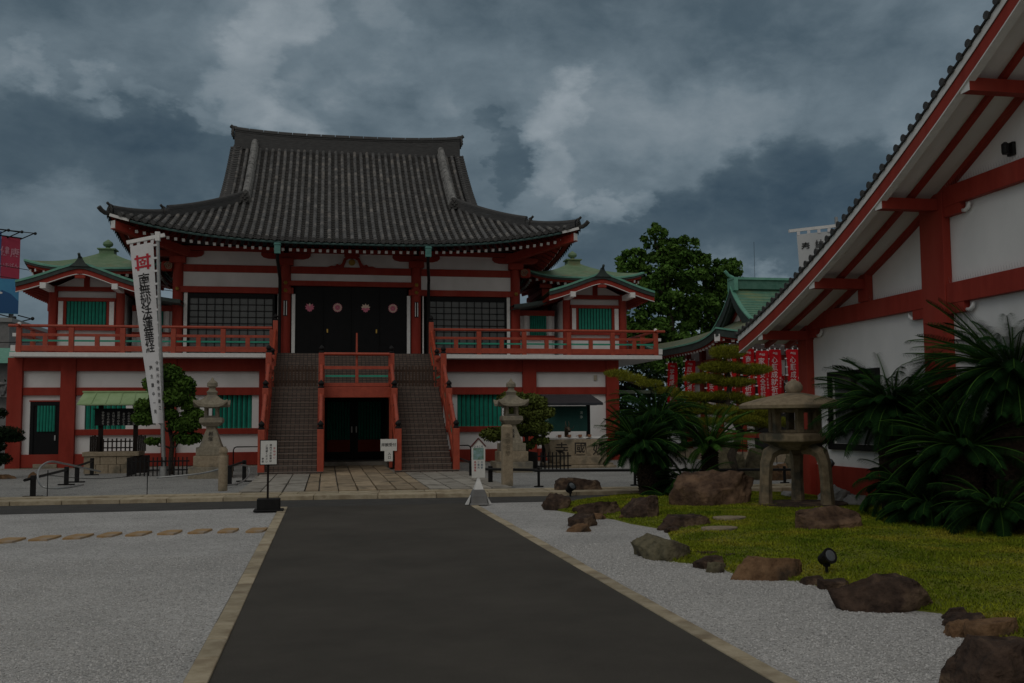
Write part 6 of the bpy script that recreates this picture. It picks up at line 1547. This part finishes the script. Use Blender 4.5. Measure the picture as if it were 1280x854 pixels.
def nobori():
    cloth = M('red_banner_cloth', (.42,.008,.014), (.50,.014,.020), 6, .9, spec=.1); ltr = M('banner_white_ink', (.58,.46,.47))
    spec = [(14.38,32.6,.47,4.02,2.2,'商売繁盛祈願','red prayer banner left of the one beside the stone lantern roof, lowest row'),
            (14.86,32.5,.45,3.95,2.1,'家内安全祈願',''),(15.36,32.6,.48,4.0,2.15,'心願成就祈願',''),(16.0,32.5,.48,4.0,2.2,'心願成就祈願',''),
            (13.62,32.4,.44,3.95,2.3,'無病息災祈願',''),(13.3,33.3,.4,3.5,2.25,'交通安全祈願',''),(13.6,38.2,.42,3.85,2.2,'学業成就祈願',''),(13.75,36.6,.42,3.85,2.2,'厄除開運祈願',''),(16.3,32.9,.34,3.95,2.3,'諸願成就祈願',''),(15.68,32.9,.30,3.1,2.35,'健康長寿祈願','')]
    labs = ['red prayer banner right of the pine, leftmost of the row under the shrine eave','red prayer banner second in the row under the shrine eave, hanging lowest','red prayer banner third in the row, above the left side of the umbrella roof','red prayer banner fourth in the row, right behind the lantern jewel','red prayer banner half hidden by the top pads of the pine','narrow red prayer banner showing between the lower pine pads','dark red prayer banner farthest left at the shaded side of the shrine','dark red prayer banner second from the left at the shaded side of the shrine','narrow red prayer banner squeezed against the red corner post','slanting strip of red banner just right of the third banner of the row']
    for (x,y,w,zt,zb,s,_), lab in zip(spec, labs):
        t = thing('prayer_banner', (x-w/2-.03, y, 0), lab, 'banner', 'red prayer banners along the shrine')
        p = MB(); p.tube([(x-w/2-.04,y,0),(x-w/2-.04,y,zt+.12)], .016, 8); p.tube([(x-w/2-.05,y,zt+.04),(x+w/2,y,zt+.04)], .011, 6); p.build('pole', dark_wood, t)
        ph = x*7
        S = lambda u, v: (x-w/2+w*u+.02*math.sin(v*5+ph), y-.02-.03*math.sin(u*4+v*6+ph), zt-(zt-zb)*v)
        c = MB(); c.grid(S, np.linspace(0,1,7), np.linspace(0,1,20)); cl = c.build('cloth', cloth, t, smooth=True, fix=False)
        lp = MB()
        for v in np.linspace(.02,.98,7): q = S(0,v); lp.box(x-w/2-.065,q[1]-.01,q[2]-.02,q[0]+.01,q[1]+.01,q[2]+.02)
        for u in (.08,.5,.92): q = S(u,0); lp.box(q[0]-.02,q[1]-.012,q[2]-.01,q[0]+.02,q[1]+.012,zt+.055)
        lp.build('loops', cloth_white, cl)
        fn = lambda a, b: (lambda q: (q[0], q[1]-.012, q[2]))(S(.5+a/w, -b/(zt-zb)))
        tx = MB(); put_text(tx, '奉納', fn, .10, 0, -.14); vtext(tx, s, fn, .235*(w/.45), -.02, -.24, 1.02, 0, .95); vtext(tx, '願主敬白', fn, .075, w*.40, -.95, 1.3); tx.build('lettering', ltr, cl, fix=False)
nobori()
def roof_banner():
    t = thing('banner_flag', (15.35, 28.0, 0), 'white banner with black characters showing above the right roof edge', 'banner')
    MB().tube([(15.35,28,0),(15.35,28,7.75)], .05, 10).build('pole', steel, t, smooth='auto'); MB().bar((13.78,28,7.27),(15.5,28,7.50),.08,.09).build('cross_bar', white_paint, t)
    S = lambda u, v: (14.02+.10*v+(1.12-.1*v)*u, 27.98-.03*math.sin(u*5+v*3), 7.16+.15*u-2.6*v)
    c = MB(); c.grid(S, np.linspace(0,1,8), np.linspace(0,1,16)); cl = c.build('cloth', M('thin_white_cloth', (.56,.585,.60)), t, smooth=True, fix=False)
    lp = MB()
    for u in (.05,.35,.65,.95): q = S(u,0); lp.box(q[0]-.05,27.965,q[2]-.02,q[0]+.05,27.975,q[2]+.14)
    lp.build('loops', cloth_white, cl); fn = lambda a, b: (lambda q: (q[0], q[1]-.02, q[2]))(S(.5+a/1.1, -b/2.6))
    tx = MB(); put_text(tx, '奉', fn, .30, -.30, -.40); put_text(tx, '納', fn, .30, .16, -.36); tx.build('lettering', ink, cl, fix=False)
roof_banner()

# ------------------------------------------------------------------ trees and town beyond
def ginkgo(base, clumps, top, r0, label, n=1050, leaf=.13, group='leafy trees behind the shrine', mat=None):
    t = thing('ginkgo_tree', base, label, 'tree', group); B, T = Vector(base), Vector(top); k = MB(); limb(k, B, T, r0, r0*.3, .12, 8, 8)
    cr = MB()
    for (x,y,z,a,h) in clumps:
        f = min(.95, max(.3, (z-B.z)/(T.z-B.z)*.85)); limb(k, B.lerp(T,f), (x,y,z), r0*.32, .03, .12)
        for _ in range(13):
            d = Vector(RN.normal(size=3).tolist()).normalized(); c = Vector((x,y,z))+Vector((d.x*a*.9, d.y*a*.9, d.z*h*.9)); s = RN.uniform(.20,.40)
            leaf_cloud(cr, c, (a*s,a*s,h*s*.8), int(n*.15*a*a), leaf, 0, .55)
        leaf_cloud(cr, (x,y,z), (a*.95,a*.95,h*.95), int(n*.22*a*a), leaf, 0, .8)
    k.build('trunk', bark, t, smooth=True); cr.build('crown', mat or leaf_ginkgo, t, fix=False)
ginkgo((18.6,50,0), [(17.0,50,11.2,.7,.75),(17.6,50,10.4,1.0,.7),(16.0,50,9.9,1.0,.55),(15.5,50,9.5,.7,.45),(18.6,50,10.6,.9,.7),(19.3,50,9.9,.8,.6),(17.2,50,9.3,1.2,.8),(18.4,50,9.2,1.2,.9),(16.4,50,8.4,1.3,.9),(17.8,50,7.9,1.5,1.0),(16.2,50,7.0,1.4,.9),(19.0,50,7.6,1.2,1.0),(17.3,50,6.0,1.6,1.0),(15.8,50,5.6,1.2,.9),(18.7,50,5.6,1.5,1.0),(17.2,50,4.4,1.8,1.0)], (17.3,50,11.2), .32, 'tall leafy ginkgo with an uneven crown behind the right pavilion')
ginkgo((20.9,51,0), [(20.8,51,9.6,.9,.6),(21.6,51,9.8,.8,.45),(19.9,51,9.3,.8,.5),(21.9,51,9.0,.7,.4),(20.6,51,8.3,1.2,.8),(21.3,51,7.5,1.1,.9),(20.2,51,7.0,1.2,.9),(21.0,51,6.0,1.4,1.0),(20.0,51,5.2,1.4,1.0)], (20.8,51,9.6), .28, 'shorter leafy tree right of the tall ginkgo, above the copper ridge')
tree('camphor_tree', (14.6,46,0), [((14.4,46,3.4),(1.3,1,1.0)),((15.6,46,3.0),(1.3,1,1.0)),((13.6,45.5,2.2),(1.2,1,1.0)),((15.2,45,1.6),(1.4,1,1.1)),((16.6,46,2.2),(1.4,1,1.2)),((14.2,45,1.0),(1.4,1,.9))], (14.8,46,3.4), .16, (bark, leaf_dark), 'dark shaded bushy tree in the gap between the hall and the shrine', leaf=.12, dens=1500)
MB().box(12.0,41.0,2.70,14.6,41.12,2.84).box(12.02,41.02,0,12.14,41.1,2.70).box(14.4,41.02,0,14.52,41.1,2.70).build('gate_frame', M('pale_green_steel', (.30,.36,.28))).update_tag()
bpy.data.objects['gate_frame']['label'] = 'pale green steel gate frame in the gap right of the hall'; bpy.data.objects['gate_frame']['category'] = 'gate frame'
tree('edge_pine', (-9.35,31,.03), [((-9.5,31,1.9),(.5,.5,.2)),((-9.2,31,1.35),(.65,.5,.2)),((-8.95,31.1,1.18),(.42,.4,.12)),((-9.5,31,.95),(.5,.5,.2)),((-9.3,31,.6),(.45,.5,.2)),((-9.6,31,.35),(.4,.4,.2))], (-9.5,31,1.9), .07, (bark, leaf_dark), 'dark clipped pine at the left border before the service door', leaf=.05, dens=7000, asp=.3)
tag(rock((-8.35,31.3,.0),(.22,.16,.24), rock_tan, 71, 'small tan stone beside the clipped pine at the left border', group=None), None, 'rock')
tag(rock((-8.95,31.0,.0),(.30,.2,.22), rock_tan, 72, 'tan stone under the clipped pine at the left border', group=None), None, 'rock')

def town():
    t = thing('tile_topped_wall', (-14, 46, 0), 'plastered wall with a grey tiled coping at the far left edge', 'wall')
    MB().box(-24,46,0,-11.6,46.3,2.7).build('wall', gray_wall, t)
    c = MB(); c.prism([(45.6,2.72),(46.7,2.72),(46.15,3.25)], 'x', -24.1, -11.5)
    for i in range(42): c.tube([(-24+.3*i,45.62,2.78),(-24+.3*i,46.15,3.28)], .07, 6)
    c.tube([(-24.1,46.15,3.3),(-11.5,46.15,3.3)], .1, 8); c.build('tile_coping', tile_round, t, smooth='auto')
    b = thing('grey_building', (-27, 74, 0), 'plain grey building behind the hall at the left border, below the billboard', 'building')
    MB().box(-36,74,0,-21.6,86,8.6).build('wall', gray_wall, b)
    w = MB()
    for i in range(5):
        for k in range(2): w.box(-34.5+2.6*i,73.93,2.2+3*k,-33+2.6*i,73.99,3.8+3*k)
    w.build('windows', glass, b); MB().box(-36.2,73.8,8.6,-21.4,86,8.9).build('parapet', M('parapet', (.25,.26,.26)), b)
    g = thing('green_roofed_shed', (-15.5,52,0), 'low shed with a green sheet roof beyond the left end of the hall', 'shed')
    MB().box(-19,52,0,-13.6,56,4.6).build('wall', gray_wall, g); MB().prism([(51.4,4.5),(56.5,4.5),(54,5.4)], 'x', -19.3, -13.3).build('roof', copper_edge, g)
    tree('camphor_tree', (-16.2,49,0), [((-16.4,49,3.6),(1.4,1,.8)),((-15.2,49,3.2),(1,1,.7)),((-17.6,49,3.4),(1.2,1,.8))], (-16.2,49,3.4), .2, (bark, leaf_dark), 'dark tree showing over the tile topped wall at the left border', leaf=.12, dens=900)
    # advertising billboard with two coloured panels and a scaffold of lamp arms
    bb = thing('billboard', (-29, 90, 0), 'tall roadside advertising billboard with red and blue panels at the left border', 'billboard')
    P0, P1 = Vector((-33.5, 88.0, 0)), Vector((-25.9, 91.0, 0)); d = (P1-P0).normalized(); n = Vector((d.y,-d.x,0))
    def quad(b, s0, s1, z0, z1, off, m=0):
        a, c = P0+d*s0+n*off, P0+d*s1+n*off; b.add([(a.x,a.y,z0),(c.x,c.y,z0),(c.x,c.y,z1),(a.x,a.y,z1)], [(0,1,2,3)], m)
    L_ = (P1-P0).length
    bk = MB(); a, c = P0-n*.2, P1-n*.2; bk.prism([(a.x,a.y),(c.x,c.y),(c.x-n.x*.4,c.y-n.y*.4),(a.x-n.x*.4,a.y-n.y*.4)], 'z', 11.0, 17.3); bk.build('panel_back', gray_wall, bb)
    q = MB(); quad(q, L_-1.45, L_, 13.9, 17.5, .0); r_ = q.build('red_panel', M('billboard_red', (.36,.02,.06), (.42,.03,.08), .5, .5), bb, fix=False)
    q = MB(); quad(q, 0, L_-1.46, 14.3, 17.9, .0); bl = q.build('blue_panel', M('billboard_blue', (.03,.10,.30), (.04,.13,.36), .5, .5), bb, fix=False)
    q = MB(); quad(q, 0, L_, 10.9, 13.88, .01, 0); quad(q, 0, L_-1.46, 13.88, 14.28, .01, 0); sk = q.build('sky_blue_panel', M('billboard_sky', (.05,.22,.46), (.07,.34,.54), .25, .5), bb, fix=False)
    q = MB()
    def fpt(s, z): a = P0+d*s+n*.03; return (a.x, a.y, z)
    q.add([fpt(L_-2.6,10.95), fpt(L_,10.95), fpt(L_,12.0), fpt(L_-.6,12.6), fpt(L_-1.3,12.9), fpt(L_-1.8,12.3)], [tuple(range(6))])
    q.build('mountain', M('billboard_mountain', (.02,.10,.26)), sk, fix=False)
    q = MB()
    for s, z, w in ((L_-1.9,12.55,.5),(L_-2.5,12.75,.45),(L_-1.5,12.65,.3)): q.add([fpt(s+w*math.cos(x)*.9, z+w*.35*math.sin(x)) for x in np.linspace(0,6.28,11)[:-1]], [tuple(range(10))])
    q.v = [(x+n.x*.02,y+n.y*.02,z) for x,y,z in q.v]; q.build('cloud_print', cloth_white, sk, fix=False)
    tx = MB(); f = lambda x, z: (P0.x+d.x*(L_-.78+x)+n.x*.04, P0.y+d.y*(L_-.78+x)+n.y*.04, 15.8+z)
    put_text(tx, '健', f, .85, -.38, .45, sx=.85); put_text(tx, '康', f, .85, .38, .35, sx=.85); put_text(tx, 'いちばん', f, .42, 0, -.75, sx=.85); tx.build('lettering', M('billboard_pink', (.55,.25,.32)), r_, fix=False)
    s = MB(); 
    for z in (17.75, 18.25): s.tube([P0+Vector((0,0,z+.2)), P1+d*.1+Vector((0,0,z-.3))], .05, 5)
    for i in range(9):
        p = P0+d*(L_*i/8); z = 18.1-.35*i/8; s.tube([p+Vector((0,0,z-.4)), p+n*1.6+d*.9+Vector((0,0,z-.05))], .05, 5); s.tube([p+Vector((0,0,z+.25)), p+n*1.6+d*.9+Vector((0,0,z-.05))], .04, 5); s.sphere(p+n*1.65+d*.95+Vector((0,0,z-.08)), .14, 0, 6, 4)
    for i in range(7):
        p = P0+d*(L_*i/6); s.tube([p+Vector((0,0,10.8)), p+n*1.5+d*.9+Vector((0,0,10.4))], .05, 5); s.tube([p+Vector((0,0,10.2)), p+n*1.5+d*.9+Vector((0,0,10.4))], .05, 5); s.sphere(p+n*1.6+d*.95+Vector((0,0,10.42)), .16, 0, 6, 4)
    s.build('lamp_scaffold', black_metal, bb)
    lg = MB(); 
    for k in (.5, L_-.5): p = P0+d*k-n*.4; lg.tube([(p.x,p.y,0),(p.x,p.y,11)], .2, 8)
    lg.build('post', gray_wall, bb)
    def wire(name, label, pole, ends):
        o = MB()
        for p, q in ends:
            p, q = Vector(p), Vector(q); pts = [p.lerp(q, i/14)-Vector((0,0,1.2*math.sin(math.pi*i/14)*.5)) for i in range(15)]; o.tube(pts, .022, 4)
        w = o.build(name, black_metal); tag(w, label, 'wires')
    wire('overhead_wires', 'thin overhead wires crossing the gap left of the hall', None, [((-40,70,16.0),(-9,72,10.5)),((-40,70,15.2),(-9,72,9.8)),((-40,60,7.2),(-9.5,58,6.2)),((-40,60,6.8),(-9.5,58,5.7)),((-40,60,6.3),(-9.5,58,5.2))])
    # skyline far beyond, mostly hidden
    for i, (x0,x1,y,h) in enumerate(((-60,-40,120,9),(-38,-30,130,10))):
        o = MB().box(x0,y,0,x1,y+10,h).box(x0-.2,y-.2,h,x1+.2,y+10,h+.4).build('far_building', gray_wall); tag(o, ['low grey block farthest left beyond the wires','narrow grey block beyond the billboard legs'][i], 'building')
town()
